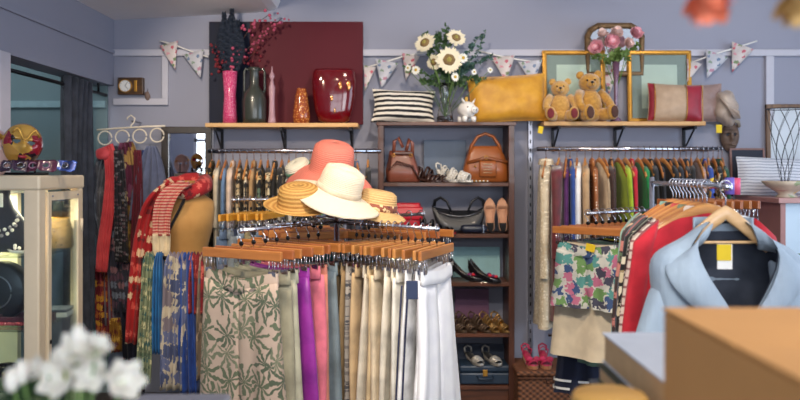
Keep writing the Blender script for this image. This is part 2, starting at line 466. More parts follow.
def clip_hanger(loc, rz, label, mat=None, group=None, tilt=0, W=.18):
    mat = mat or M_hang; key = ('clip', mat.name, W); label = HL(label)
    if key in _protos: return dup(_protos[key], loc, (0, tilt, rz), label, group)
    t = thing('clip_hanger', label, 'hanger', loc, rz, group, rot=(0,tilt,rz))
    MB().box((0,0,-.082), (2*W,.013,.034)).build('wooden_bar', mat, t, bevel=.003)
    MB().tube(arc((0,0,0), .018, -.6, PI, 12, 'xz')+[Vector((-.013,0,-.016)), Vector((-.001,0,-.03)), Vector((0,0,-.066))], .0022, 6).build('hook', M_chrome, t, label='chrome hook')
    MB().ell((0,0,-.045), (.011,.004,.009), 10, 6).build('size_marker', M_blackmetal, t, label='black size marker')
    for s in (-1, 1):
        m = MB()
        x = s*(W-.035)
        m.tube([(x-.012,-.008,-.10),(x-.012,-.010,-.145),(x+.012,-.010,-.145),(x+.012,-.008,-.10)], .0016, 5)
        m.tube([(x-.012,.008,-.10),(x-.012,.010,-.145),(x+.012,.010,-.145),(x+.012,.008,-.10)], .0016, 5)
        m.tube(arc((x,0,-.105), .007, 0, PI*2, 10, 'yz'), .002, 5)
        m.box((x,-.009,-.142), (.030,.004,.014)); m.box((x,.009,-.142), (.030,.004,.014))
        m.build('clip', M_chrome, t, label='chrome trouser clip')
    _protos[key] = t; return t

# ------------------------------------------------------------------ garments (local frame: x across, z down from the rail)
def sgn(x): return -1 if x < 0 else 1
def oval(w, d, n, fn=None, z=0, cx=0, cy=0, e=.75):
    out = []
    for k in range(n):
        t = 2*PI*k/n; c, s = math.cos(t), math.sin(t)
        r = fn(t) if fn else 1
        out.append(Vector((cx+w*c*r, cy+d*sgn(s)*abs(s)**e*r, z)))
    return out
def sheet_body(m, prof, seed=0, amp=.12, n=32, k1=7, steps=14, dz=None, e=.75, capb=False):
    """prof: list of (z, halfwidth, halfdepth) lofted with folds growing downwards"""
    zs = [p[0] for p in prof]; z0, z1 = zs[0], zs[-1]
    W = [(-p[0], p[1]) for p in prof]; D = [(-p[0], p[2]) for p in prof]
    s1 = seed*1.7; R = []
    zl = sorted(set([-z for z in zs]+[-lerp(z0, z1, i/steps) for i in range(steps+1)]))
    for zz in zl:
        g = (zz+z0)/(abs(z1-z0)+1e-6); w = interp(W, zz); d = interp(D, zz)
        ring = []
        for k in range(n):
            t = 2*PI*k/n; c, s = math.cos(t), math.sin(t)
            f = math.sin(k1*t+s1+zz*2)+.6*math.sin((k1+4)*t-s1*2+zz*4)
            dd = d*(1+amp*3.2*g*f*abs(s)); ww = w*(1+.03*g*math.sin(3*t+s1+5*zz))
            z = -zz+(dz(ww*c, g) if dz else 0)
            ring.append(Vector((ww*c, dd*sgn(s)*abs(s)**e, z)))
        R.append(ring)
    m.rings(R, True, False, capb)
    return m
def sleeve(side, L, r0=.06, r1=.042, x0=.195, z0=-.165, out=.05, seed=0, flat=.55, n=14, fwd=0, steps=9):
    R = []
    for i in range(steps+1):
        g = i/steps; r = lerp(r0, r1, g); x = side*(x0+out*math.sin(g*PI*.5)); z = z0-L*g+.03*(1-g)
        y = fwd*g
        fn = lambda t: 1+.13*g*math.sin(3*t+seed+g*6)+.06*math.sin(5*t-seed+g*9)
        ring = [Vector((x+side*r*math.cos(t)*fn(t)*.85, y+r*flat*math.sin(t)*fn(t), z+(r*.75*(1-g)*(-math.cos(t))*1.0))) for t in [2*PI*k/n for k in range(n)]]
        R.append(ring)
    return MB().rings(R, True, True, False)
def top_garment(name, cat, label, loc, rz, mat, L=.6, sl=.45, W=.21, d=.035, seed=0, flare=1.05, collar=True, group=None, tilt=0, cuff=None, cm=None, sw=1.0, wst=None, steps=14):
    k = W/.21
    prof = [(-.083,.045*k,d*.5),(-.098,.10*k,d*.7),(-.13,.155*k,d*.9),(-.165,.205*k,d),(-.2,.218*k,d*1.05)]
    if wst: prof += [(-.2-(L-.1)*.4, .218*k*wst, d)]
    prof += [(-.1-L, .218*k*flare, d*1.15)]
    o = sheet_body(MB(), prof, seed, steps=steps).build(name, mat, None, loc=loc, rot=(0,tilt,rz))
    tag(o, label, cat, group)
    if sl:
        for s in (-1, 1): sleeve(s, sl, seed=seed+s, x0=.195*k, r0=.062*sw*k, r1=.045*sw, flat=min(.8, d/.06+.1)).build('sleeve', mat, o)
    if collar:
        sheet_body(MB(), [(-.062,.058,d*.9),(-.08,.07,d*1.05),(-.10,.09,d*1.1)], seed, amp=0, steps=3, n=20).build('collar', cm or mat, o)
    return o
def trousers(label, loc, rz, mat, L=.98, W=.165, d=.03, hem=.10, seed=0, sag=.015, name='trousers', cat='trousers', group=None, tilt=0, stripe=None, wb=None, top=-.143, crotch=.26):
    """root mesh holds both legs; waistband (and side stripes, if any) are parts"""
    r = random.Random(seed); m = MB(); n = 26
    def dz(x): return -sag*math.cos(PI*min(1, abs(x)/W)*.5)**2
    for s in (-1, 1):
        R = []; steps = 18
        for i in range(steps+1):
            g = i/steps; z = top-.03-(L-.03)*g
            hw = interp([(0,W*.5),(crotch,W*.56),(.5,lerp(W*.52,hem,.4)),(1,hem)], g)
            cx = s*interp([(0,W*.5),(crotch,W*.53),(1,max(W*.55,hem*.98)+.01)], g)
            dd = d*interp([(0,.8),(.2,1.15),(1,1.1)], g); ring = []
            for k in range(n):
                t = 2*PI*k/n; c, q = math.cos(t), math.sin(t)
                f = math.sin(4*t+seed*1.3+s+g*2.3)*.16+math.sin(7*t-seed+g*4)*.09
                f *= .35+.9*g**.6
                x = cx+hw*c*(1+.06*math.sin(3*t+seed+4*g))+ .010*math.sin(g*4+seed)*g
                y = dd*sgn(q)*abs(q)**.75*(1+f*2.0*abs(q))+.012*math.sin(g*3+seed*2)
                ring.append(Vector((x, y, z+dz(x)*(1-g))))
            R.append(ring)
        m.rings(R, True, True, False)
    o = m.build(name, mat, None, loc=loc, rot=(0,tilt,rz)); tag(o, label, cat, group)
    R = []
    for zz, w, q in ((top+.004, W*.985, .72), (top-.02, W, .86), (top-.042, W*1.01, .92), (top-.044, W*.99, .8), (top-.02, W*.965, .7), (top+.002, W*.96, .6)):
        R.append([p+Vector((0,0,dz(p.x))) for p in oval(w, d*q, 30, z=zz)])
    MB().rings(R).build('waistband', wb or mat, o)
    if stripe:
        for dx in (-.012, .012):
            q = MB(); pts = []
            for i in range(12):
                g = i/11; cx = interp([(0,W*.5),(crotch,W*.53),(1,max(W*.55,hem*.98)+.01)], g); hw = interp([(0,W*.5),(crotch,W*.56),(.5,lerp(W*.52,hem,.4)),(1,hem)], g)
                pts.append((-(cx+hw*1.01)-.001, dx+.012*math.sin(g*3+seed*2), top-.05-(L-.06)*g))
            q.tube(pts, .003, 6, flat=2).build('side_stripe', stripe, o, label='navy side stripe')
    return o
def skirt(name, cat, label, loc, rz, mat, L=.5, W=.17, flare=1.3, d=.035, seed=0, amp=.2, top=-.143, group=None, tilt=0, wb=None, k1=7, sag=.01):
    o = sheet_body(MB(), [(top-.03, W, d*.85),(top-.1, W*1.04, d),(top-L, W*flare, d*1.4)], seed, amp=amp, k1=k1, dz=lambda x, g: -sag*(1-g)*math.cos(PI*min(1,abs(x)/W)*.5)**2).build(name, mat, None, loc=loc, rot=(0,tilt,rz))
    tag(o, label, cat, group)
    R = [[p+Vector((0,0,-sag*math.cos(PI*min(1,abs(p.x)/W)*.5)**2)) for p in oval(w, d*q, 28, z=zz)] for zz, w, q in ((top+.003, W*.98, .7), (top-.032, W*1.005, .9), (top-.034, W*.98, .8), (top, W*.96, .6))]
    MB().rings(R).build('waistband', wb or mat, o)
    return o
def drape(m, pts, widths, amp=.012, waves=3, t=.004, n=22, side=(1,0,0), seed=0, gather=None):
    """ribbon of cloth along a path; folds run lengthwise"""
    pts = [Vector(p) for p in pts]; M_ = len(pts)
    dense = []; S = (M_-1)*4
    for i in range(S+1):
        u = i/4; a = min(int(u), M_-2); f = u-a
        p0 = pts[max(a-1,0)]; p1 = pts[a]; p2 = pts[a+1]; p3 = pts[min(a+2, M_-1)]
        dense.append(.5*((2*p1)+(-p0+p2)*f+(2*p0-5*p1+4*p2-p3)*f*f+(-p0+3*p1-3*p2+p3)*f**3))
    R = []
    for i, p in enumerate(dense):
        tn = (dense[min(i+1,S)]-dense[max(i-1,0)]).normalized()
        sd = side(i/S) if callable(side) else Vector(side); sd = Vector(sd)
        sd = (sd-tn*sd.dot(tn)).normalized(); nm = tn.cross(sd)
        w = interp([(j, widths[j]) for j in range(M_)], i/4)
        A = (interp([(j, gather[j]) for j in range(M_)], i/4) if gather else 1)*amp
        fr, bk = [], []
        for k in range(n+1):
            u = 2*k/n-1
            y = A*(math.sin(u*waves*PI+seed+i*.08)+.4*math.sin(u*waves*2.3*PI-seed*2+i*.15))
            q = p+sd*(u*w)+nm*y; fr.append(q+nm*t); bk.append(q-nm*t)
        R.append(fr+list(reversed(bk)))
    m.rings(R, True, True, True)
    return m
def scarf(name, label, mat, pts, widths, loc, amp=.014, waves=3, seed=0, side=(1,0,0), fringe=None, t=.003, group=None, gather=None, n=22):
    o = drape(MB(), pts, widths, amp, waves, t, n=n, side=side, seed=seed, gather=gather).build(name, mat, None, loc=loc)
    tag(o, label, 'scarf', group)
    if fringe:
        m = MB(); p = Vector(pts[-1]); w = widths[-1]
        for k in range(14):
            x = -w+2*w*k/13
            m.tube([p+Vector((x,0,0)), p+Vector((x*1.02,.003*math.sin(k),-.05))], .0018, 4)
        m.build('fringe', fringe, o)
    return o
# ------------------------------------------------------------------ clothes on the two wall rails
C = cloth
m_lace = print_mat('cream lace', (222,206,176), [(236,224,200),(196,176,144)], 60, .4, 3)
m_blackcream = print_mat('black and cream floral', (22,22,24), [(214,196,160),(226,214,188),(176,150,110)], 30, .46, 3)
m_blackcream2 = print_mat('dark with cream leaves', (44,38,34), [(206,188,150),(176,154,116)], 34, .5, 3, cover=.85)
m_blackcream3 = print_mat('black with tan leaves', (20,20,24), [(190,160,110),(220,200,160),(90,110,90)], 30, .5, 3)
m_goldleo = spots('black and gold fleck', (30,28,22), (170,148,84), 70, .42)
m_denimblue = C('light denim blue', (112,146,190), (92,124,168), scale=30)
m_browndot = spots('tan with white dots', (150,92,54), (230,210,190), 55, .3, .2)
m_blknavy = C('black navy', (20,24,36), (12,14,22), .6)
m_blk2 = C('soft black', (24,24,26), (14,14,16), .75)
m_floralred = print_mat('red with cream floral', (158,28,34), [(222,196,168),(206,120,110),(120,16,26)], 24, .42, 2.5)
m_multi = print_mat('white multi floral', (214,214,206), [(86,150,146),(190,110,140),(60,84,130),(110,150,90),(70,70,90)], 20, .60, 2.5, cover=1.0, warp=1.2)
left_list = [ # x px, material, short text, name, category, length, sleeve
 (212, m_goldleo, 'long black and gold flecked dress', 'dress', .98, .3),
 (219, C('cream cotton a', (222,208,180)), 'narrow cream blouse by the flecked dress', 'blouse', .5, .3),
 (226, m_denimblue, 'long pale denim blue shirt dress', 'dress', .92, .5),
 (233, C('blush cream', (232,206,184)), 'blush cream blouse on the left rail', 'blouse', .55, .3),
 (240, m_blackcream2, 'dark blouse crowded with cream leaves', 'blouse', .62, .25),
 (247, m_blackcream, 'black dress with large cream flowers', 'dress', .75, 0),
 (254, C('camel knit', (186,150,104)), 'camel knit cardigan on the left rail', 'cardigan', .55, .4),
 (261, m_blackcream3, 'black blouse with tan leaf print', 'blouse', .6, .25),
 (268, m_blackcream2, 'dark leaf-print dress hanging between two black tops', 'dress', .7, .2),
 (275, m_blk2, 'plain black top on the left rail', 'blouse', .6, .35),
 (282, m_blackcream, 'black and cream floral tunic', 'tunic', .6, .3),
 (289, C('off white cotton', (228,226,220)), 'off-white shirt among black prints', 'shirt', .62, .4),
 (296, m_blackcream3, 'dark tan-leaf dress right of the off-white shirt', 'dress', .72, .2),
 (303, m_blknavy, 'navy black jacket near the pink hat', 'jacket', .6, .45),
 (310, m_blackcream, 'black cream-flowered blouse close to the pink hat', 'blouse', .6, .25),
 (319, print_mat('green foliage print', (30,44,34), [(110,150,100),(190,200,160)], 26, .5, 3), 'dark green foliage-print blouse behind the hats', 'blouse', .6, .3),
 (330, m_blk2, 'black cardigan partly hidden behind the hats', 'cardigan', .62, .4),
 (342, stripes('black white stripes fine', ((230,228,224),(26,26,30)), .02, 'z'), 'black and white striped top behind the hats', 'top', .5, .3),
 (356, C('dusty blue', (96,112,146)), 'dusty blue blouse at the rail end behind the hats', 'blouse', .6, .3),
 (368, m_blk2, 'black shirt last on the left rail', 'shirt', .55, .3),
]
def rail_item(px, Y, z, i, mat, text, nm, L, sl, lean=0, hm=None, d=.017, dx=0):
    d = {30:.045, 31:.045, 32:.022, 34:.035, 35:.026}.get(i, d)
    x = XX(px, Y)
    rz = PI/2+lean+.07*math.sin(i*1.9)+.06*math.sin(i*4.3)
    zz = z+.0
    top_garment(nm, nm, text, (x+dx,Y,zz), rz, mat, L=L, sl=sl, d=d, seed=i, W=.192+.02*math.sin(i*2.7), collar=(i%3 == 0), sw=.7, flare=1.0+.12*math.sin(i*1.3)**2, steps=9)
    coat_hanger((x+dx,Y,zz), rz, ('wooden hanger carrying the '+text), hm or (M_hang, M_hang2)[i%2])
for i, (px, mat, text, nm, L, sl) in enumerate(left_list):
    rail_item(px, 4.9, RL[2], i, mat, text, nm, L, sl, lean=.12)
right_list = [
 (546, m_lace, 'long cream lace coat at the left end of the right rail', 'coat', 1.0, .62),
 (559, C('burgundy velvet', (104,14,28), (76,8,20), .6, sheen=.5), 'long burgundy velvet dress', 'dress', .95, .5),
 (566, C('violet', (92,42,110)), 'violet blouse hanging beside the burgundy dress', 'blouse', .6, .35),
 (570, C('royal blue', (40,74,150)), 'royal blue long top near the white tunic', 'top', .72, .4),
 (577, C('white linen', (240,238,234), (226,224,222)), 'long white linen tunic', 'tunic', .78, .5),
 (585, C('tan wool', (196,160,118)), 'tan wool jacket right of the white tunic', 'jacket', .6, .45),
 (592, m_browndot, 'brown dress with pale dots', 'dress', .68, .3),
 (599, C('cream cotton b', (228,210,180)), 'cream pointed-collar blouse on the right rail', 'blouse', .5, .25),
 (604, C('chocolate brown', (62,38,32)), 'chocolate brown velvet jacket', 'jacket', .6, .4),
 (611, C('chocolate brown two', (74,46,44)), 'second brown jacket beside the lime top', 'jacket', .6, .4),
 (618, C('lime green', (168,190,46), (140,164,34)), 'lime green top on the right rail', 'top', .62, .3),
 (625, C('mauve brown', (96,66,78)), 'mauve brown cardigan beside the lime top', 'cardigan', .62, .4),
 (631, C('crimson', (196,24,50), (164,16,38)), 'crimson dress on the right rail', 'dress', .72, .3),
 (638, C('emerald', (22,142,72), (14,112,56)), 'short emerald green blouse on the right rail', 'blouse', .38, .2),
 (644, C('dark teal', (16,70,68)), 'dark teal dress beside the emerald blouse', 'dress', .7, .3),
 (650, m_blk2, 'black dress right of the teal one', 'dress', .7, .35),
 (656, m_blknavy, 'navy satin blouse near the teal dress', 'blouse', .66, .4),
 (662, m_blk2, 'black shirt between navy tops', 'shirt', .66, .4),
 (668, print_mat('navy tiny floral', (20,24,44), [(150,60,90),(80,110,150)], 34, .35, 2), 'navy blouse with a tiny floral print', 'blouse', .66, .3),
 (674, m_blknavy, 'dark navy jacket at the middle of the dark clothes', 'jacket', .66, .45),
 (680, m_blk2, 'black cardigan with a wooden hanger turned outwards', 'cardigan', .66, .4),
 (686, C('slate', (52,60,82)), 'slate blue denim jacket on the right rail', 'jacket', .64, .4),
 (691, m_blk2, 'black coat at the end of the dark clothes', 'coat', .68, .4),
 (697, C('pale pink cotton', (206,178,176)), 'pale pink cotton blouse', 'blouse', .56, .3),
 (703, print_mat('blue yellow print', (56,90,178), [(230,190,60),(240,240,240),(30,40,110)], 26, .55, 2, cover=1), 'blue and yellow printed blouse', 'blouse', .5, .25),
 (708, C('amber', (214,158,54)), 'amber blouse near the rail end', 'blouse', .5, .2),
 (713, m_blackcream, 'black and cream top near the price tag', 'top', .45, .2),
 (718, C('bottle green', (24,80,60)), 'bottle green top last but one on the right rail', 'top', .45, .2),
 (722, C('raspberry', (150,24,44)), 'raspberry top last on the right rail', 'top', .45, .2),
]
for i, (px, mat, text, nm, L, sl) in enumerate(right_list):
    rail_item(px, 4.9, RR[2], i+30, mat, text, nm, L, sl, lean=(-.25,-.38,-.1,-.1,-.35,-.15)[i] if i < 6 else -.04 if i < 20 else -.2, d=.016)
# ------------------------------------------------------------------ freestanding four-way racks
def rack(label, post, zt, arms, name='garment_rack', top=None, base=.34):
    t = thing(name, label, 'clothes rack', (post[0], post[1], 0))
    m = MB().tube([(0,0,.03),(0,0,top or zt+.03)], .011, 12).build('post', M_chrome, t)
    for a in (PI/4, 3*PI/4):
        c_, s_ = math.cos(a)*base, math.sin(a)*base
        MB().tube([(-c_,-s_,.03),(c_,s_,.03)], .014, 8).build('base_bar', M_chrome, t)
        for s in (-1, 1): MB().ell((s*c_,s*s_,.016), (.02,.02,.016), 10, 6).build('foot', M_blackmetal, t, label='black rubber foot')
    for (x, y, z) in arms:
        d = Vector((x-post[0], y-post[1], 0)); L = d.length; d.normalize()
        q = MB().tube([(0,0,z), d*L+Vector((0,0,z))], .0075, 10).build('arm', M_chrome, t)
        MB().ell(d*L+Vector((0,0,z)), .011, 10, 8).build('end_cap', M_chrome, q)
    return t
# trouser rack: two arms towards the viewer, two away
TP = (-.262, 3.22)
LA = (-.555, 2.72, 1.265); RA = (.135, 2.84, 1.262); LBK = (-.50, 3.70, 1.275); RBK = (.10, 3.62, 1.275)
rack('chrome four-way rack crowded with trousers, hats on its post, centre of the shop', TP, 1.26, [LA, RA, LBK, RBK], top=1.46)
m_palm = print_mat('beige with green palm fronds', (190,168,150), [(92,102,78),(112,118,94),(80,92,72)], 11.5, .95, 4.5, cover=.85, g2=(178,156,140), warp=.7, shape=.93, sharp=2.6)
def along(a, b, i, n, z, s=.12):
    u = lerp(s, 1, i/(n-1)) if n > 1 else 1
    return Vector((lerp(a[0], b[0], u), lerp(a[1], b[1], u), z))
left_tr = [ # from the outer end inwards
 (m_palm, 'beige trousers printed with dark green palm fronds, foremost on the left arm', .98, .115, None),
 (C('olive stone', (158,152,128)), 'sage stone trousers directly behind the palm-print pair', .98, .10, None),
 (C('pale olive', (176,172,150)), 'pale olive chinos left of the purple trousers', 1.0, .11, None),
 (C('purple satin', (150,44,150), (120,30,126), .4), 'bright purple satin trousers', .98, .11, None),
 (C('rose pink', (216,112,130)), 'rose pink trousers beside the purple pair', .98, .10, None),
 (C('salmon', (214,134,112)), 'salmon trousers between the pink and denim pairs', .98, .11, None),
 (C('washed denim', (120,134,140)), 'washed grey denim jeans beside the rack post', .98, .10, None),
 (C('charcoal trouser', (44,46,54)), 'charcoal trousers near the rack post', .98, .10, None),
]
n = len(left_tr)
ang = math.atan2(LA[1]-TP[1], LA[0]-TP[0])+PI/2       # hanger line perpendicular to the arm
for i, (mat, text, L, hem, _) in enumerate(left_tr):
    p = along(TP, LA, n-1-i, n, LA[2], .22); a = ang+.05*math.sin(i*2.1)-(.035*i)
    W = .165
    trousers(text, p, a, mat, L=L, W=W, hem=hem, d=.028 if i == 0 else .022, seed=i+3, sag=.028 if i == 0 else .012, wb=None)
    clip_hanger(p, a, 'wooden clip hanger holding the '+text.split(',')[0], (M_hang, M_hangd)[i%2 if i else 1] if i else M_hang, W=.18)
right_tr = [ # from the outer end inwards
 (C('bright white', (244,244,246), (234,234,240), .7), 'bright white wide trousers, last on the right arm', 1.02, .15, None),
 (C('white cotton b', (238,238,240)), 'white cotton trousers tucked behind the last pair', 1.0, .13, None),
 (C('white cotton', (240,238,236)), 'white trousers with two navy side stripes and a navy swing tag', 1.0, .11, C('navy stripe', (28,34,70))),
 (C('ivory', (236,230,216)), 'ivory trousers left of the striped pair', 1.0, .11, None),
 (C('warm cream', (228,216,192)), 'warm cream trousers left of the ivory pair', 1.0, .105, None),
 (C('cream twill', (232,222,202)), 'cream twill trousers behind the warm cream pair', 1.0, .10, None),
 (C('oat', (220,200,168)), 'oat coloured trousers left of the cream twill', 1.0, .105, None),
 (C('sand', (206,180,138)), 'sand coloured trousers in the middle of the pale pairs', 1.0, .10, None),
 (C('pale stone', (214,202,180)), 'pale stone trousers next to the sand pair', 1.0, .10, None),
 (C('tan trouser', (196,166,124)), 'tan trousers right of the snake-print pair', 1.0, .10, None),
 (print_mat('grey snake print', (170,162,150), [(70,70,74),(110,104,100)], 60, .5, 2), 'grey snake-print trousers by the khaki pairs', 1.0, .10, None),
 (C('khaki brown light', (150,122,84)), 'light khaki brown trousers left of the snake-print', 1.0, .105, None),
 (C('khaki brown', (122,98,64), (100,80,52)), 'khaki brown trousers nearest the rack post', 1.0, .115, None),
]
n = len(right_tr)
for i, (mat, text, L, hem, st) in enumerate(right_tr):
    u = lerp(.22, 1, (n-1-i)/(n-1))
    p = Vector((lerp(TP[0], RA[0], u), lerp(TP[1], RA[1], u), RA[2]))
    a = math.radians(68-i*.6)+.05*math.sin(i*1.7)
    trousers(text, p, a, mat, L=L, W=.16, hem=hem, d=.016 if i else .024, seed=i+20, stripe=st, sag=.01)
    clip_hanger(p, a, 'wooden clip hanger holding the '+text.split(',')[0], (M_hang, M_hang2)[i%2], W=.18)
# navy swing tag
p = Vector((.055,2.60,1.10))
t = thing('swing_tag', 'square navy swing tag hanging in front of the white trousers', 'tag', P(412,290,2.585))
MB().box((0,0,0), (.040,.0025,.062)).build('card', solid('navy card', (40,52,82), .6), t, bevel=.002)
MB().tube([(0,0,.028),(.004,.02,.058),(.008,.05,.085)], .0015, 5).build('string', M_black, t)
back_items = [
 (LBK, [('teal', (40,100,104), 'teal'), ('wine', (110,26,50), 'wine red'), ('grey flannel', (110,108,112), 'grey flannel'), ('plum', (86,40,84), 'plum'), ('ink', (34,38,60), 'ink blue')]),
 (RBK, [('dark charcoal', (40,40,46), 'dark charcoal'), ('forest', (36,64,50), 'forest green'), ('rust', (160,84,50), 'rust'), ('deep navy', (28,34,60), 'deep navy'), ('mole', (104,90,84), 'mole brown')])]
for (arm, lst), sidew in zip(back_items, ('rear left', 'rear right')):
    a = math.atan2(arm[1]-TP[1], arm[0]-TP[0])+PI/2
    for i, (nm, c_, word) in enumerate(lst):
        u = lerp(.35, 1, i/4); p = Vector((lerp(TP[0], arm[0], u), lerp(TP[1], arm[1], u), arm[2]))
        text = word+' trousers on the '+sidew+' arm of the centre rack'
        trousers(text, p, a+.06*math.sin(i*2), C(nm, c_), L=.95, W=.155, hem=.09, d=.02, seed=i+50)
        clip_hanger(p, a+.06*math.sin(i*2), 'wooden clip hanger of the '+text, (M_hang, M_hangd)[i%2], W=.18)

# rack of denim behind, left
DP = (-.30, 4.22); DA = (-.84, 3.93, ZZ(200,3.93)); DB = (-.62, 3.62, ZZ(226,3.62))
rack('chrome rack of denim between the straw hat and the left wall rail', DP, DA[2], [DA, DB], top=DA[2]+.03, base=.3)
den = [('flecked denim', (92,112,140), 'mid blue denim shorts'), ('grey denim', (120,128,134), 'grey denim shorts'), ('dark denim', (44,56,84), 'dark denim shorts'), ('light wash', (150,168,186), 'light wash denim shorts'), ('khaki short', (142,130,96), 'khaki shorts'), ('black denim', (34,34,40), 'black denim shorts'), ('faded denim', (112,134,160), 'faded denim shorts'), ('olive denim', (90,92,70), 'olive shorts')]
for i, (nm, c_, text) in enumerate(den):
    u = lerp(1, .66, i/7); p = Vector((lerp(DP[0], DA[0], u), lerp(DP[1], DA[1], u), DA[2]))
    a = math.radians(78)+.08*math.sin(i*2.2)
    text += (' at the outer end of the denim rack' if i == 0 else ' on the denim rack behind the trousers')
    trousers(text, p, a, C(nm, c_, scale=30), L=.38, W=.155, hem=.10, d=.028, seed=i+70, name='shorts', cat='shorts', crotch=.5)
    clip_hanger(p, a, 'honey wooden clip hanger of the '+text, M_hangy, W=.17)
den2 = [('aubergine', (84,40,70), 'aubergine skirt'), ('silver grey', (150,150,152), 'silver grey skirt'), ('mid indigo', (60,72,110), 'indigo skirt'), ('stone skirt', (170,160,140), 'stone skirt'), ('ebony', (30,28,32), 'ebony skirt')]
a = math.atan2(DB[1]-DP[1], DB[0]-DP[0])+PI/2
for i, (nm, c_, text) in enumerate(den2):
    u = lerp(1, .4, i/4); p = Vector((lerp(DP[0], DB[0], u), lerp(DP[1], DB[1], u), DB[2]))
    text += ' on the near arm of the denim rack'
    skirt('skirt', 'skirt', text, p, a, C(nm, c_), L=.5, W=.15, flare=1.15, d=.022, seed=i+5)
    clip_hanger(p, a, 'wooden clip hanger of the '+text, M_hang, W=.17)

# rack right of the bookcase
SP = (1.30, 3.98); SA = (XX(588,3.62), 3.62, ZZ(213.5,3.62)); 
rack('chrome rack of skirts in front of the right wall rail', SP, SA[2], [SA], top=SA[2]+.03, base=.3)
m_leo = spots('yellow and black animal print', (206,200,70), (30,30,28), 75, .42)
m_dotb = spots('black with white dots', (20,20,24), (236,236,236), 80, .26, .15)
sk = [
 ('playsuit', 'playsuit', m_multi, 'white playsuit with a blue and pink flower print on the skirt rack', .30, .155, 1.15, 'short'),
 ('skirt', 'skirt', C('cream skirt', (230,214,186), (214,198,172)), 'long cream skirt directly behind the flowered playsuit', .55, .19, 1.3, ''),
 ('skirt', 'skirt', C('dove grey', (170,176,172)), 'dove grey midi skirt', .56, .15, 1.15, ''),
 ('skirt', 'skirt', C('mint', (138,178,158), (118,160,142)), 'mint green midi skirt', .60, .15, 1.15, ''),
 ('skirt', 'skirt', C('light mint grey', (156,184,176)), 'pale mint pleated skirt left of the animal print', .52, .15, 1.1, ''),
 ('skirt', 'skirt', m_blk2, 'black skirt left of the animal print', .5, .15, 1.1, ''),
 ('skirt', 'skirt', m_leo, 'yellow and black animal-print skirt', .5, .155, 1.1, ''),
 ('skirt', 'skirt', C('bottle', (30,84,72)), 'bottle green skirt right of the animal print', .48, .15, 1.1, ''),
 ('skirt', 'skirt', m_dotb, 'black skirt with white polka dots', .5, .15, 1.1, ''),
 ('skirt', 'skirt', C('scarlet skirt', (196,30,44)), 'scarlet skirt at the inner end of the skirt rack', .5, .15, 1.1, ''),
]
n = len(sk)
for i, (nm, cat, mat, text, L, W, fl, kind) in enumerate(sk):
    u = lerp(1, .2, (i/(n-1))**.9); p = Vector((lerp(SP[0], SA[0], u), lerp(SP[1], SA[1], u), SA[2]))
    a = math.radians(-38-2.2*i)
    if kind == 'short': trousers(text, p, a, mat, L=L, W=W, hem=.10, d=.03, seed=3, name=nm, cat=cat, crotch=.6, sag=.02)
    else: skirt(nm, cat, text, p, a, mat, L=L, W=W, flare=fl, d=.022, seed=i+2, amp=.2)
    clip_hanger(p, a, 'wooden clip hanger holding the '+text, (M_hangd, M_hang)[i%2] if i else M_hang, W=.18)
t = tag(MB().box((0,0,0), (.045,.002,.035)).build('price_tag', M_yellow, None, loc=Vector(SA)+Vector((.0,-.045,-.155)), rot=(0,.2,math.radians(-38))), 'yellow price tag clipped at the waist of the flowered playsuit', 'price tag')
# navy skirt with white stripes hanging low
t = thing('low_rail', 'short chrome floor rail under the cream skirt by the basket', 'rail', (XX(578,3.95),3.95,0))
MB().tube([(0,0,.02),(0,0,ZZ(335,3.95))], .01, 8).build('post', M_chrome, t)
MB().tube([(-.15,0,ZZ(335,3.95)),(.28,0,ZZ(335,3.95))], .008, 8).build('rail', M_chrome, t)
MB().tube([(-.15,0,.02),(.28,0,.02)], .012, 8).build('base_bar', M_chrome, t)
o = skirt('skirt', 'skirt', 'navy skirt with white hem stripes hanging low beside the wicker basket', (XX(578,3.95),3.95,ZZ(335,3.95)+.13), -.3, C('navy skirt', (26,34,60)), L=.28, W=.10, flare=1.25, d=.03, seed=4)
for zz in (.22, .26):
    MB().rings([oval(.10*(1+.25*zz/.28)*1.03, .046, 28, z=-.143-zz+q) for q in (0,.012)]).build('hem_stripe', M_card, o, label='white hem stripe')

# coat rack at the right front: arm A towards the viewer, arm B to the side
KP = (1.02, 3.15); KA = (.915, 2.18, 1.428); KB = (1.40, 3.28, 1.42)
rack('chrome rack of blouses at the right, nearest the viewer', KP, 1.43, [KA, KB], top=1.45)
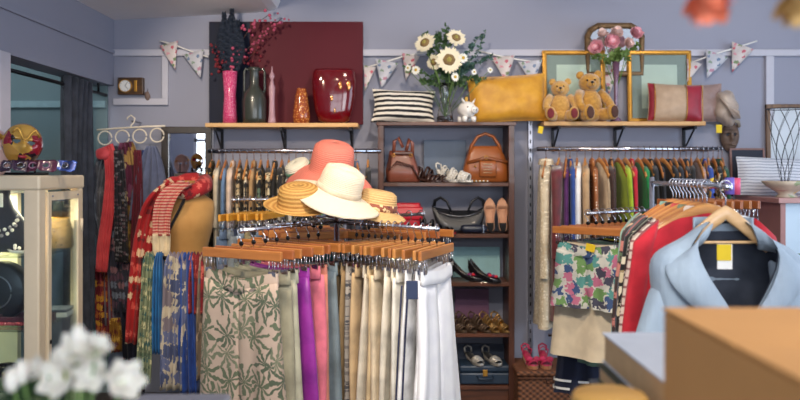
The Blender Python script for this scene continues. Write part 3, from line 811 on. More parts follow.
# ------------------------------------------------------------------ blouses on the near arm
def hero_blouse(loc, rz, label):
    mt = C('pale blue crepe', (164,180,194), (148,164,180), .7, scale=8); li = C('grey lining', (66,72,86), (52,58,72))
    n = 44; OFF = -.022; zs = [-.076,-.09,-.11,-.135,-.165,-.20,-.25,-.31,-.38,-.45,-.52,-.60,-.70]
    Wt = [(.076,.055),(.09,.085),(.11,.125),(.135,.172),(.165,.205),(.20,.218),(.31,.205),(.45,.195),(.70,.235)]
    Dt = [(.076,.03),(.11,.05),(.165,.075),(.25,.095),(.45,.085),(.70,.11)]
    vneck = [(.076,1.2),(.11,.95),(.165,.62),(.25,.38),(.32,.16),(.36,.0),(.7,.0)]
    def ring(z, k_=1.0, vb=0):
        w = interp(Wt, -z)*k_; d = interp(Dt, -z)*k_; op = interp(vneck, -z)
        a0 = -PI/2+op; a1 = 1.5*PI-op; out = []; g = (-z-.076)/.6
        for k in range(n+1):
            t = a0+(a1-a0)*k/n; c_, s_ = math.cos(t), math.sin(t)
            f = 1+.07*g*(math.sin(6*t+z*5)+.6*math.sin(11*t-z*8))
            if s_ < 0: f += .03*math.sin(9*t+z*14)*min(1, g*3)
            out.append(Vector((w*c_, d*sgn(s_)*abs(s_)**.8*f, z+OFF-.02*max(0,1-abs(w-.14)/.07))))
        return out
    _nt = mt.node_tree; _b = _nt.nodes['Principled BSDF']; _v = coords(_nt, (9,9,2.2)); bump(_nt, _b, nz(_nt, _v, 2.2, 3), .02, .55)
    o = MB().rings([ring(z) for z in zs], False).build('blouse', mt, None, solid_=.002, sub=1, loc=loc, rot=(0,0,rz)); tag(o, label, 'blouse')
    MB().rings([ring(z, .965) for z in zs], False).build('lining', li, o, label='dark grey lining')
    for s in (-1, 1):
        # full sleeve with a dropped shoulder
        R = []
        for i in range(13):
            g = i/12; r = interp([(0,.048),(.3,.060),(.8,.066),(1,.06)], g); x = s*(.168+.08*math.sin(g*1.4)); z = -.235-.5*g
            R.append([Vector((x+r*math.cos(t)*(1+.10*g*math.sin(4*t+g*7+s)), -.02*g+r*.72*math.sin(t)*(1+.08*math.sin(5*t+g*6)), z-s*r*1.0*(1-g)**2*math.cos(t))) for t in [2*PI*k/20 for k in range(20)]])
        MB().rings(R, True, True, False).build('sleeve', mt, o, sub=1)
        # wide shawl lapel following the V opening
        pts = []; sides = []
        for z in (-.072,-.09,-.12,-.165,-.22,-.27,-.32,-.365):
            zz = max(-z, .076); w = interp(Wt, zz); d = interp(Dt, zz); op = interp(vneck, zz); t = -PI/2+op
            pts.append(Vector((s*w*math.cos(t)*1.02, -abs(d*abs(math.sin(t))**.8)-.012, z+OFF)))
        m = MB(); R = []
        for i, p in enumerate(pts):
            g = i/(len(pts)-1); wd = interp([(0,.04),(.2,.07),(.5,.085),(.8,.06),(1,.012)], g); row = []
            for k in range(9):
                u = k/8
                row.append(p+Vector((s*wd*(u-.08)*1.05, -.014*math.sin(PI*u)-.010*(1-u)+.035*u*u*(1-g), -.010*math.sin(u*PI)-.03*u-.055*u*(1-g)**2)))
            R.append(row)
        m.rings(R, False).build('lapel', mt, o, solid_=.004, sub=1)
        # gathered folds meeting at the waist
        for q in range(3):
            x0 = s*(.13-.03*q); m = MB()
            m.tube([(x0,-.092,-.26-.03*q),(x0*.75,-.100,-.33-.02*q),(x0*.4,-.100,-.375-.01*q),(0,-.096,-.40+.008*q)], [.003,.007,.006,.002], 8, flat=.8).build('gathered_fold', mt, o)
    # back neck collar
    MB().rings([[Vector((.085*math.cos(t), .012+.05*math.sin(t)*q, z)) for t in [PI*k/16 for k in range(17)]] for z, q in ((-.088,.9),(-.11,1.0),(-.135,1.15))], False).build('back_collar', mt, o, solid_=.004)
    return o
bl = [
 (C('grey mint', (150,190,176)), 'mint green long-sleeved blouse'), (m_dotb, 'black blouse with white polka dots'),
 (print_mat('dark rose floral', (60,44,44), [(190,120,110),(214,180,150),(90,110,80)], 20, .5, 2.5), 'dark blouse with dusky rose flowers'),
 (C('slate shirt', (70,76,94)), 'slate grey shirt'),
 (C('coral shirt', (222,92,88)), 'coral shirt'), (m_blackcream, 'black blouse with cream flowers'),
 (C('sage shirt', (140,150,120)), 'sage green shirt'), (spots('dark brown dots', (58,36,36), (214,196,190), 70, .3, .2), 'dark brown blouse with pale dots'),
 (stripes('rose cream stripe', ((226,206,190),(150,104,100)), .028, 'z', .25, wob=.01), 'cream and rose striped blouse'),
(C('scarlet', (204,34,50), (176,24,40)), 'scarlet blouse'),
]
n = len(bl)
for i, (mat, text) in enumerate(bl):
    u = lerp(.36, .80, i/(n-1)); p = Vector((lerp(KP[0], KA[0], u), lerp(KP[1], KA[1], u), KA[2]))
    a = math.radians(lerp(26, 9, i/(n-1)))+.03*math.sin(i*2.3)
    text += ' on the near right rack'+(' directly behind the pale blue blouse' if i == n-1 else '')
    top_garment('blouse' if 'shirt' not in text.split(' on ')[0] else 'shirt', 'blouse', text, p, a, mat, L=.60, sl=.42, d=.014, seed=i+9, W=.215, collar=i%2 == 0, sw=.75)
    coat_hanger(p, a, 'wooden coat hanger inside the '+text.split(' directly')[0], (M_hang, M_hang2)[i%2], W=.215)
p = Vector(KA)+Vector((.006,.02,0))
hero_blouse(p, .04, 'pale blue draped blouse with a wide shawl collar, nearest the viewer on the right')
coat_hanger(p, .04, 'pale wooden coat hanger inside the pale blue draped blouse', wood('hanger wood pale', (226,186,136), (204,160,108), .4, 'x', 1, coat=.3), W=.13, drop=.105, pw=1.1)
t = thing('price_tag', 'yellow and white price tag inside the neck of the pale blue blouse', 'price tag', p+Vector((-.012,-.022,-.165)))
MB().box((0,0,-.03), (.042,.002,.07)).build('white_card', M_card, t)
MB().box((-.003,-.003,-.018), (.040,.002,.045)).build('yellow_sticker', M_yellow, t)
t = tag(MB().box((0,0,0), (.055,.002,.028)).build('price_tag', M_card, None, loc=p+Vector((.09,-.005+.1,-.10)), rot=(0,.25,0)), 'small white swing ticket at the right of the pale hanger', 'price tag')
# coloured end sleeves on the arms
tag(MB().tube([(0,0,0),(.0,.0,.048)], .013, 12).build('size_divider', solid('purple plastic', (120,100,190), .4), None, loc=(KA[0]+.030,KA[1]+.05,KA[2]-.022)), 'lilac plastic size divider at the end of the near arm', 'size divider')
# arm B : clip hangers with small skirts
a0 = math.atan2(KB[1]-KP[1], KB[0]-KP[0])+PI/2
kb = [('slate pleat', (90,94,120), 'slate pleated skirt'), ('ivory skirt', (226,220,206), 'ivory skirt'), ('lilac grey', (166,160,180), 'lilac grey skirt'), ('black skirt c', (28,28,32), 'plain black skirt'), ('pewter', (128,128,140), 'pewter skirt'), ('rosewood', (120,60,66), 'rosewood skirt'), ('blue grey', (110,124,148), 'blue grey skirt')]
for i, (nm, c_, text) in enumerate(kb):
    u = lerp(1, .35, i/6); p = Vector((lerp(KP[0], KB[0], u), lerp(KP[1], KB[1], u), KB[2])); text += ' on the side arm of the right front rack'
    skirt('skirt', 'skirt', text, p, a0-.1, C(nm, c_), L=.45, W=.15, flare=1.1, d=.016, seed=i)
    clip_hanger(p, a0-.1, 'wooden clip hanger of the '+text, (M_hangd, M_hang)[i%2], W=.17)
tag(MB().tube([(0,0,0),(0,0,.07)], .016, 12).build('size_divider', solid('pink plastic', (226,90,130), .4), None, loc=(KB[0]+.01,KB[1]-.02,KB[2]-.045)), 'pink plastic size divider at the end of the side arm', 'size divider')

# ------------------------------------------------------------------ hats
def hat(label, loc, rot, mat, bandmat, crown_r=.09, crown_h=.10, brim=.17, droop=.03, wavy=.012, waves=2, ph=0, top=1.0, band=.02, name='hat', pinch=0):
    prof = [(.001,crown_h*top),(crown_r*.35,crown_h*top-.001),(crown_r*.7,crown_h*(.97)),(crown_r*.9,crown_h*.86),(crown_r*.97,crown_h*.6),(crown_r,crown_h*.25),(crown_r*1.02,.01),(crown_r*1.08,0)]
    for i in range(1, 9): u = i/8; prof.append((lerp(crown_r*1.08, brim, u), -droop*u**1.5))
    def w(r, t):
        z = 0
        if r > crown_r*1.08: u = (r-crown_r)/(brim-crown_r); z += wavy*u**1.3*math.sin(waves*t+ph)
        elif pinch and r < crown_r*.9: z -= pinch*math.exp(-(math.sin(t)*r/(crown_r*.4))**2)*(1 if math.cos(t) < .9 else .8)
        return z
    m = MB(); m.lathe(prof, 48, wob=w)
    o = m.build(name, mat, None, solid_=.004, loc=loc, rot=rot); tag(o, label, 'hat')
    if bandmat: MB().lathe([(crown_r*1.035+.001, .004), (crown_r*1.03+.003, .004+band*.5), (crown_r*1.01+.003, .004+band), (crown_r*.97, .004+band)], 40).build('hat_band', bandmat, o, solid_=.002)
    return o
def weave(name, c1, c2, sc_=160):
    if name in _m: return _m[name]
    m, nt, b = newmat(name); v = coords(nt); s = N(nt, 'ShaderNodeSeparateXYZ'); link(nt, v, s.inputs[0])
    r = mth(nt, 'SQRT', mth(nt, 'ADD', mth(nt, 'MULTIPLY', s.outputs[0], s.outputs[0]), mth(nt, 'MULTIPLY', s.outputs[1], s.outputs[1])))
    q = mth(nt, 'SUBTRACT', r, s.outputs[2])
    f = mth(nt, 'MULTIPLY_ADD', mth(nt, 'SINE', mth(nt, 'MULTIPLY', q, sc_*3.2)), .5, .5)
    f = mth(nt, 'MULTIPLY_ADD', nz(nt, v, sc_, 2), .5, mth(nt, 'MULTIPLY', f, .6))
    link(nt, mixc(nt, f, lin(c1), lin(c2)), b.inputs['Base Color']); b.inputs['Roughness'].default_value = .7
    bump(nt, b, f, .003, .8); _m[name] = m; return m
HY = 3.16
hat('floppy coral pink sun hat on top of the hat pile', P(331,172,3.24), (.34,.10,.2), weave('coral straw', (232,140,118), (206,104,88), 220), None, .088, .125, .185, .085, .028, 3, 1.0, top=1.03)
hat('cream wide-brimmed hat in front of the coral pink one', P(338,193,3.06), (.20,.36,.0), weave('cream straw', (248,236,212), (226,206,174), 260), C('cream band', (226,206,176)), .086, .11, .182, .034, .012, 2, 2.0, pinch=.02, top=1.0)
hat('golden straw hat with a rolled brim, lower left of the hats', P(299,206,3.02), (.30,-.05,.2), weave('golden straw', (216,172,96), (158,108,46), 110), None, .080, .085, .137, -.012, .006, 2, .5)
hat('natural straw hat with a patterned band, lower right of the hats', P(376,211,3.16), (.10,.16,.3), weave('natural straw', (226,190,132), (186,142,84), 180), print_mat('red band', (150,84,60), [(220,190,140),(90,40,40)], 60, .5, 2), .078, .085, .125, .022, .006, 2, 1.5, band=.03)
hat('white summer hat mostly hidden at the left of the coral one', P(300,172,3.34), (.3,-.5,.2), weave('white straw', (236,230,210), (204,196,170), 200), C('green band', (60,110,80)), .055, .05, .075, .01, .003, 2)
t = thing('hat_stand', 'chrome post stand with short arms carrying the hats', 'hat stand', (TP[0],TP[1],1.52))
MB().tube([(0,0,-.06),(0,0,.02)], .010, 8).build('post', M_chrome, t)
for (px, py, Y) in ((331,158,3.24),(338,178,3.08),(299,196,3.04),(376,202,3.17),(300,168,3.34)):
    e = P(px,py,Y)-Vector((TP[0],TP[1],1.52))
    MB().tube([(0,0,.01), (e.x*.4,e.y*.4,-.09), (e.x,e.y,min(-.04,e.z-.03)), (e.x,e.y,e.z)], .006, 6).build('arm', M_chrome, t)
    MB().ell((e.x,e.y,e.z), (.03,.03,.012), 12, 6).build('hat_rest', M_chrome, t)

# ------------------------------------------------------------------ scarf hanger on the wall
RY = 5.02
t = thing('scarf_hanger', 'cream plastic ring hanger full of scarves by the mirror', 'scarf hanger', P(131,130,RY))
mcr = solid('cream plastic', (228,216,196), .4)
MB().tube([(-.22,0,0),(-.1,0,.010),(.1,0,.022),(.22,0,.026)], .006, 8).build('bar', mcr, t)
MB().tube([(0,0,.015),(0,0,.03),(.02,0,.05),(.025,0,.075),(0,0,.095),(-.022,0,.08),(-.024,0,.066)], .0045, 8).build('hook', mcr, t)
for k in range(4):
    MB().tube(arc((-.168+k*.112,0,-.052+k*.006), .044, 0, 2*PI*.97, 24), .0048, 8).build('ring', mcr, t)
tag(MB().tube([(0,0,0),(0,-.17,0),(0,-.18,.012)], .005, 8).build('wall_hook', M_steel, None, loc=P(131,121,5.0)+Vector((0,.19,0))), 'small steel wall hook above the scarf rings', 'hook')
ms_grey = print_mat('silver grey scarf', (120,120,128), [(150,150,156),(96,98,108)], 18, .5, 2)
ms_coral = C('coral scarf', (232,88,92), (208,66,74), .75)
ms_bluefl = print_mat('slate floral scarf', (60,62,80), [(150,110,120),(120,130,150),(100,70,90)], 18, .45, 2.5)
ms_burg = print_mat('burgundy gold scarf', (92,28,56), [(176,140,80),(120,60,90),(206,180,130)], 10, .5, 2)
ms_gold = print_mat('olive gold scarf', (122,92,48), [(170,134,66),(80,56,34)], 18, .5, 2)
ms_shawl = C('blue grey shawl', (104,112,140), (88,96,124))
ms_brown = print_mat('brown rose scarf', (104,80,74), [(160,120,110),(70,50,50)], 18, .5, 2)
ms_purp = print_mat('purple blue scarf', (70,50,110), [(150,110,160),(50,70,130)], 20, .5, 2)
O = P(131,130,RY)
def sc_at(px, py0, py1, py2=None): pass
def hang_scarf(label, mat, pxs, pys, wpx, dy=0, amp=.02, waves=3, seed=0, fringe=None, t=.003, name='scarf', gather=None):
    Y = RY+dy; pts = [Vector((XX(a, Y)-O.x, dy, ZZ(b, Y)-O.z)) for a, b in zip(pxs, pys)]
    return scarf(name, label, mat, pts, [w*Y/F/2 for w in wpx], O, amp, waves, seed, fringe=fringe, t=t, gather=gather)
hang_scarf('silver grey scarf at the far left of the ring hanger', ms_grey, (106,101,97,96,99,103), (150,165,190,210,225,240), (9,13,14,15,13,10), dy=.07, seed=1, gather=(.5,1,1,1,1,1))
hang_scarf('slate floral scarf hanging behind the coral one', ms_bluefl, (118,117,119,121,124,127), (146,165,195,235,275,312), (10,18,24,26,28,26), dy=.015, seed=2, waves=4)
hang_scarf('long coral scarf knotted over the first ring', ms_coral, (106,110,111,108,104,102), (146,158,180,215,245,272), (14,12,11,12,13,12), dy=-.045, seed=3, waves=5, amp=.012, gather=(1.3,.9,.8,.9,1,1))
MB().ell((XX(106,RY)-O.x,-.05,ZZ(154,RY)-O.z), (.05,.03,.035), 18, 12, noisy=.25, nsc=30).build('scarf_knot', ms_coral, bpy.data.objects['scarf.002'])
hang_scarf('burgundy scarf with gold patches on the second ring', ms_burg, (127,129,131,128), (142,158,180,205), (12,22,24,20), dy=-.03, seed=4, waves=3)
hang_scarf('olive gold scarf below the burgundy one', ms_gold, (131,130,128,127,126), (190,205,225,243,262), (16,20,19,18,14), dy=-.015, seed=5, waves=3)
hang_scarf('purple and blue scarf behind the blue grey shawl', ms_purp, (140,140,139,138), (150,175,205,240), (12,17,18,16), dy=.04, seed=6)
hang_scarf('plain blue grey shawl on the fourth ring', ms_shawl, (152,152,151,150), (146,165,195,221), (9,24,36,40), dy=-.04, seed=7, waves=4, amp=.018, fringe=C('navy fringe', (40,44,66)), gather=(.6,.8,1,1))
hang_scarf('brown scarf with rose pattern low under the shawl', ms_brown, (146,144,143,142,143), (215,235,262,290,315), (20,22,24,25,22), dy=.02, seed=8, waves=3)
hang_scarf('crimson and gold tasselled scarf at the bottom left', print_mat('crimson gold', (130,30,44), [(206,150,50),(180,100,50),(60,20,30)], 20, .5, 2), (102,103,104,106), (268,290,315,350), (13,15,16,15), dy=.045, seed=9)
hang_scarf('dark indigo scarf low in the middle', C('dark indigo', (38,40,62)), (128,130,131,132), (300,315,335,360), (16,18,18,16), dy=.03, seed=10)
hang_scarf('mustard tasselled scarf low at the middle', print_mat('mustard tassel', (170,120,40), [(110,40,40),(220,180,80)], 26, .5, 2), (116,117,118), (318,335,352), (10,12,10), dy=.0, seed=11)

hang_scarf('charcoal scarf with pale dots between the coral and burgundy ones', print_mat('charcoal pale dots', (44,44,52), [(150,146,150),(120,90,100)], 40, .35, 2), (119,121,122,123), (150,180,220,262), (8,11,13,13), dy=-.05, seed=14, waves=4)
hang_scarf('wine red scarf showing between the gold and blue grey ones', C('wine scarf', (110,24,44)), (138,138,137,136), (150,185,235,285), (7,10,13,14), dy=-.055, seed=15, waves=4)
hang_scarf('soft lilac grey scarf low behind the crimson tassels', C('lilac grey scarf', (128,118,134)), (110,110,111,112), (205,245,285,325), (12,14,16,16), dy=.06, seed=16, waves=4)
# ------------------------------------------------------------------ mirror on the wall behind the dress form
MX0, MX1, MZ0, MZ1 = XX(163,5.17), XX(212,5.17), ZZ(262,5.17), ZZ(127,5.17)
t = thing('wall_mirror', 'tall dark-framed mirror on the wall behind the dress form', 'mirror', ((MX0+MX1)/2,5.165,(MZ0+MZ1)/2), rz=.12)
hw, hh = (MX1-MX0)/2, (MZ1-MZ0)/2; mdk = wood('dark mirror frame', (48,36,28), (28,22,18), .4, 'z')
for lo, hi in (((-hw,-.03,-hh),(-hw+.045,0,hh)), ((hw-.045,-.03,-hh),(hw,0,hh)), ((-hw,-.031,hh-.045),(hw,0,hh)), ((-hw,-.031,-hh),(hw,0,-hh+.045))):
    MB().b2(lo, hi).build('frame_side', mdk, t, bevel=.004)
MB().b2((-hw+.04,-.012,-hh+.04),(hw-.04,-.004,hh-.04)).build('mirror_glass', solid('mirror silver', (235,238,240), .01, 1, var=0), t)

# ------------------------------------------------------------------ dress form with scarves
FY = 4.3; fx, fz = XX(186,FY), ZZ(262,FY)
t = thing('dress_form', 'tan dress form torso on a stand wearing a red scarf', 'dress form', (fx,FY,0), rz=.25)
mtan = C('tan form cloth', (196,148,84), (176,128,68), .8, scale=6)
R = []
for z, w, d in ((-.22,.15,.11),(-.14,.155,.115),(-.05,.135,.10),(.03,.115,.085),(.10,.12,.09),(.17,.14,.105),(.23,.15,.115),(.29,.155,.10),(.335,.15,.08),(.365,.11,.06),(.385,.06,.048),(.42,.05,.045),(.45,.048,.043)):
    bust = .03*math.exp(-((z-.2)/.06)**2)
    R.append([Vector((w*math.cos(a)*(1.0), d*math.sin(a)-bust*(max(0,-math.sin(a)))**2*abs(math.sin(2*a))**.5*1.3, fz+z)) for a in [2*PI*k/36 for k in range(36)]])
MB().rings(R, True, True, True).build('torso', mtan, t)
MB().tube([(0,0,.04),(0,0,fz-.2)], .016, 10).build('pole', M_walnut, t)
for k in range(3):
    a = k*2*PI/3; MB().tube([(0,0,.22),(.14*math.cos(a),.14*math.sin(a),.12),(.26*math.cos(a),.26*math.sin(a),.014)], .013, 8).build('leg', M_walnut, t)
MB().tube([(.03,-.06,fz+.40),(.0,-.085,fz+.365),(-.03,-.118,fz+.30),(-.07,-.132,fz+.22),(-.11,-.10,fz+.13),(-.125,-.06,fz+.08)], .013, 8, flat=.35).build('strap', M_black, t, label='narrow black strap across the chest')
m_redfl = print_mat('red bandana print', (178,28,34), [(226,196,160),(110,20,28),(210,90,80)], 20, .42, 3)
m_plaid = stripes('red cream check', ((206,160,140),(176,60,62)), .016, 'z', .5, wob=.004)
Q = Vector((fx,FY,fz+.42))
# loop round the neck
pts = [Vector((.10*math.cos(a)+.01, .075*math.sin(a)-.01, .0-.03*math.sin(a)*-1)) for a in [2*PI*k/14 for k in range(14)]]
m = MB().tube([p+Vector((0,0,.012*math.sin(i*2.1))) for i, p in enumerate(pts)], [.040+.008*math.sin(i*2.6) for i in range(14)], 12, closed=True)
o = tag(m.build('scarf', m_redfl, None, loc=Q), 'red flowered scarf wound round the neck of the dress form with a long tail', 'scarf')
def fpts(L): return [P(px, py, y)-Q for px, py, y in L]
drape(MB(), fpts([(174,184,4.2),(162,196,4.18),(153,212,4.2),(147,240,4.22),(143,275,4.22),(141,305,4.22),(138,344,4.22)]), [.04,.055,.065,.07,.07,.07,.065], .02, 3, seed=2).build('scarf_tail', m_redfl, o)
o2 = scarf('scarf', 'pink checked scarf with a cream fringed end over the shoulder of the dress form', m_plaid, fpts([(188,183,4.2),(174,191,4.12),(165,204,4.10),(162,220,4.10),(162,236,4.10)]), [.035,.045,.05,.048,.046], Q, .010, 2, seed=1)
drape(MB(), fpts([(162,234,4.10),(162,246,4.10),(162,258,4.10)]), [.047,.046,.045], .008, 2, seed=1).build('cream_end', C('cream wool', (228,208,172)), o2)
m = MB()
for k in range(8): m.tube([P(154+k*2.2,257,4.10)-Q, P(154+k*2.3,264,4.10)-Q], .002, 4)
m.build('fringe', C('cream wool', (228,208,172)), o2)

# floor rail of scarves in front of the dress form
SY = 3.95; sz = ZZ(258,SY); sx0, sx1 = XX(143,SY), XX(219,SY)
t = thing('scarf_rail', 'low black metal rail holding patterned scarves in front of the dress form', 'rail', (sx0,SY,0))
MB().tube([(0,0,sz),(sx1-sx0,0,sz)], .010, 8).build('rail', M_blackmetal, t)
for x in (0, sx1-sx0):
    MB().tube([(x,0,.02),(x,0,sz)], .010, 8).build('post', M_blackmetal, t); MB().tube([(x,-.18,.012),(x,.18,.012)], .012, 8).build('foot_bar', M_blackmetal, t)
def over(label, mat, px, w, py, seed, dx=0, amp=.02, py_back=None, waves=3):
    Y = SY; x = XX(px, Y); q = Vector((x,SY,sz)); W = w*Y/F/2; ze = ZZ(py, Y)-sz; zb = ZZ(py_back or py-30, Y)-sz
    pts = [(0,.028,zb),(0,.025,zb*.5),(0,.022,-.05),(0,.012,.014),(0,-.012,.014),(0,-.026,-.05),(dx*.3,-.032,ze*.4),(dx*.7,-.034,ze*.7),(dx,-.03,ze)]
    return scarf('scarf', label, mat, pts, [W*.9,W,W*.8,W*.6,W*.65,W*.9,W,W*1.05,W], q, amp, waves, seed, gather=(1,1,.6,.35,.4,.8,1,1,1))
over('pale sage and cream speckled scarf, leftmost on the low rail', print_mat('sage speckle', (130,140,110), [(196,190,150),(80,100,80),(50,90,90)], 40, .5, 2), 150, 13, 382, 1, -.02)
over('turquoise blue scarf on the low rail', C('turquoise', (28,104,160), (16,80,136), .5), 160, 10, 352, 2)
over('cream scarf with large slate blue roses', print_mat('cream blue roses', (196,184,164), [(70,80,116),(96,104,140),(120,110,120)], 13, .62, 2.5, cover=.95), 176, 26, 388, 3, -.01, amp=.024, waves=4)
over('bright blue scarf peeping out below the rose-printed one', C('cobalt', (34,72,150), (24,54,120), .55), 187, 18, 392, 4, .02)
over('dark red flowered scarf on the low rail', print_mat('dark red floral', (140,22,34), [(190,90,80),(90,14,24)], 22, .45, 3), 197, 19, 312, 5)
over('taupe scarf with faded flowers at the end of the low rail', print_mat('taupe faded', (130,112,94), [(96,84,72),(160,140,120),(90,100,110)], 20, .5, 2), 207, 20, 378, 6)
# ------------------------------------------------------------------ things on the left wall shelf
SYL = 5.03
m_maroon = solid('maroon lacquer panel', (84,12,28), .6, spec=.25, var=.1, scale=2)
x0, x1, zt = XX(209,5.15), XX(363,5.15), ZZ(21.5,5.15)
t = thing('panel_artwork', 'large glossy dark maroon panel leaning on the wall above the left shelf', 'artwork', ((x0+x1)/2,5.165,ZL))
MB().b2((-(x1-x0)/2,-.012,0),((x1-x0)/2,.012,zt-ZL)).build('panel', m_maroon, t, bevel=.002)
MB().b2((-(x1-x0)/2,-.0135,.002),(-(x1-x0)/2+.27,-.0122,zt-ZL-.002)).build('blue_band', solid('dark blue lacquer', (20,26,46), .6, spec=.25, var=.15), t, label='dark blue band on the left')
def at_shelf(px, Y=SYL, z=None): return (XX(px,Y), Y, ZL if z is None else z)
k = SYL/F
# pink glitter vase with dark feathers and red berry branches
t = thing('cylinder_vase', 'tall pink glittering glass vase of feathers and berries', 'vase', at_shelf(230))
m_glit = spots('pink glitter glass', (196,60,110), (250,190,210), 160, .4); m_glit.node_tree.nodes['Principled BSDF'].inputs['Roughness'].default_value = .2
MB().lathe([(.001,0),(.046,0),(.044,.06),(.038,.18),(.048,.335),(.044,.335),(.034,.18),(.038,.02),(.001,.015)], 24).build('vase_body', m_glit, t)
base = Vector(at_shelf(230))+Vector((0,0,.06))
for j, (px, py, tip) in enumerate(((224,14,0),(232,10,1),(238,22,2))):
    e = P(px,py,SYL)-base
    t = thing('feather', 'dark teal feather standing in the pink vase, '+('left','middle','right')[j]+' one', 'feather', base)
    MB().tube([(0,0,0), e*.5+Vector((0,.0,.02)), e], .0025, 5).build('shaft', M_black, t)
    m = MB(); 
    for i in range(60):
        u = .42+.58*i/59; c = e*u; L = .05*math.sin(PI*min(1,(u-.4)*1.8))+.014
        for s in (-1, 1): m.tube([c, c+Vector((s*L*.6,.01*math.sin(i),.015)), c+Vector((s*L,.015*math.sin(i*2),-.008))], [.004,.005,.001], 4)
    m.build('vane', solid('feather dark', (22,34,52), .7), t)
for j, (pts, nb) in enumerate((([(230,70),(244,52),(262,36),(282,18)],46), ([(230,72),(236,50),(250,28),(270,14)],40), ([(228,72),(222,56),(215,44)],26), ([(230,70),(246,60),(258,50)],22), ([(228,74),(220,68),(216,62)],20))):
    Qs = [P(a,b,SYL+.01*jj)-base for jj, (a, b) in enumerate(pts)]
    t = thing('berry_branch', ('long berry branch leaning right out of the pink vase', 'second berry branch reaching up to the right', 'dark red branch leaning left out of the pink vase', 'short red berry branch at the right of the vase', 'short dark red branch over the vase rim')[j], 'branch', base)
    MB().tube([Vector((0,0,0))]+Qs, .002, 5).build('stem', M_walnut, t)
    m = MB()
    for i in range(nb):
        u = rnd.random()**.7*(len(Qs)-1); a = min(int(u), len(Qs)-2); c = Qs[a].lerp(Qs[a+1], u-a)+Vector((rnd.gauss(0,.026), rnd.gauss(0,.018), rnd.gauss(0,.026)))
        m.ell(c, .006+.006*rnd.random(), 6, 4)
    m.build('berries', solid('berry pink' if j in (0,1) else 'berry red', (170,70,96) if j in (0,1) else (110,20,34), .5, var=.3, scale=40), t)['kind'] = 'stuff'
# dark green two-handled bottle
t = thing('handled_bottle', 'dark green ceramic bottle with two tall handles', 'bottle', at_shelf(254.5))
mg = solid('dark green ceramic', (56,60,54), .3, var=.1, coat=.3)
MB().lathe([(.001,0),(.070,0),(.076,.03),(.076,.15),(.068,.19),(.040,.225),(.030,.25),(.030,.34),(.040,.36),(.034,.36),(.026,.34),(.026,.24),(.001,.2)], 28).build('bottle_body', mg, t)
for s in (-1, 1): MB().tube([(s*.030,0,.345),(s*.058,0,.352),(s*.066,0,.33),(s*.066,0,.22),(s*.060,0,.185)], .008, 8).build('handle', mg, t)
# slim glass decanter
t = thing('decanter', 'slim clear glass decanter with a pointed stopper', 'decanter', at_shelf(272))
mpg = solid('pinkish clear glass', (220,176,186), .06, coat=.6, var=.05); mpg.node_tree.nodes['Principled BSDF'].inputs['Alpha'].default_value = .5
MB().lathe([(.001,0),(.024,0),(.026,.01),(.020,.06),(.018,.16),(.022,.23),(.012,.26),(.014,.27),(.010,.27),(.009,.25),(.018,.22),(.014,.1),(.014,.02),(.001,.015)], 20).build('decanter_body', mpg, t)
MB().lathe([(.001,.262),(.008,.265),(.010,.285),(.018,.30),(.016,.315),(.006,.335),(.004,.365),(.001,.37)], 16).build('stopper', mpg, t)
# amber vase
t = thing('bud_vase', 'copper amber mottled glass vase', 'vase', at_shelf(301.5))
m_am = spots('amber mottled glass', (150,74,40), (220,150,80), 70, .45); m_am.node_tree.nodes['Principled BSDF'].inputs['Roughness'].default_value = .12
MB().lathe([(.001,0),(.050,0),(.056,.04),(.050,.10),(.040,.17),(.030,.225),(.026,.225),(.034,.17),(.044,.1),(.046,.04),(.001,.02)], 24).build('vase_body', m_am, t)
# large red glass vase
t = thing('rounded_vase', 'large rounded dark red glass vase with cut sparkles', 'vase', at_shelf(334, 5.06))
m_rg = solid('deep red glass', (112,6,18), .12, var=.1, coat=.4, trans=.3)
R = []
for z, w, d in ((0,.055,.045),(.02,.10,.055),(.08,.122,.062),(.18,.138,.066),(.27,.142,.066),(.335,.136,.062),(.352,.124,.054)):
    R.append([Vector((w*sgn(math.cos(a))*abs(math.cos(a))**.7, d*sgn(math.sin(a))*abs(math.sin(a))**.8, z)) for a in [2*PI*q/36 for q in range(36)]])
for z, w, d in ((.345,.116,.048),(.30,.128,.054),(.10,.112,.05),(.03,.09,.04)):
    R.append([Vector((w*sgn(math.cos(a))*abs(math.cos(a))**.7, d*sgn(math.sin(a))*abs(math.sin(a))**.8, z)) for a in [2*PI*q/36 for q in range(36)]])
MB().rings(R, True, True, True).build('vase_body', m_rg, t)
for (a, b, s) in ((.045,.24,.012),(.10,.24,.014),(-.01,.16,.009),(.01,.08,.007)):
    m = MB(); m.ell((0,0,0), (s,.004,s*2.4), 8, 6); m.build('cut_ornament', m_glit if 0 else solid('gold glass', (220,150,90), .15, .8), t, loc=(a,-.0655,b), label='gilded cut ornament')

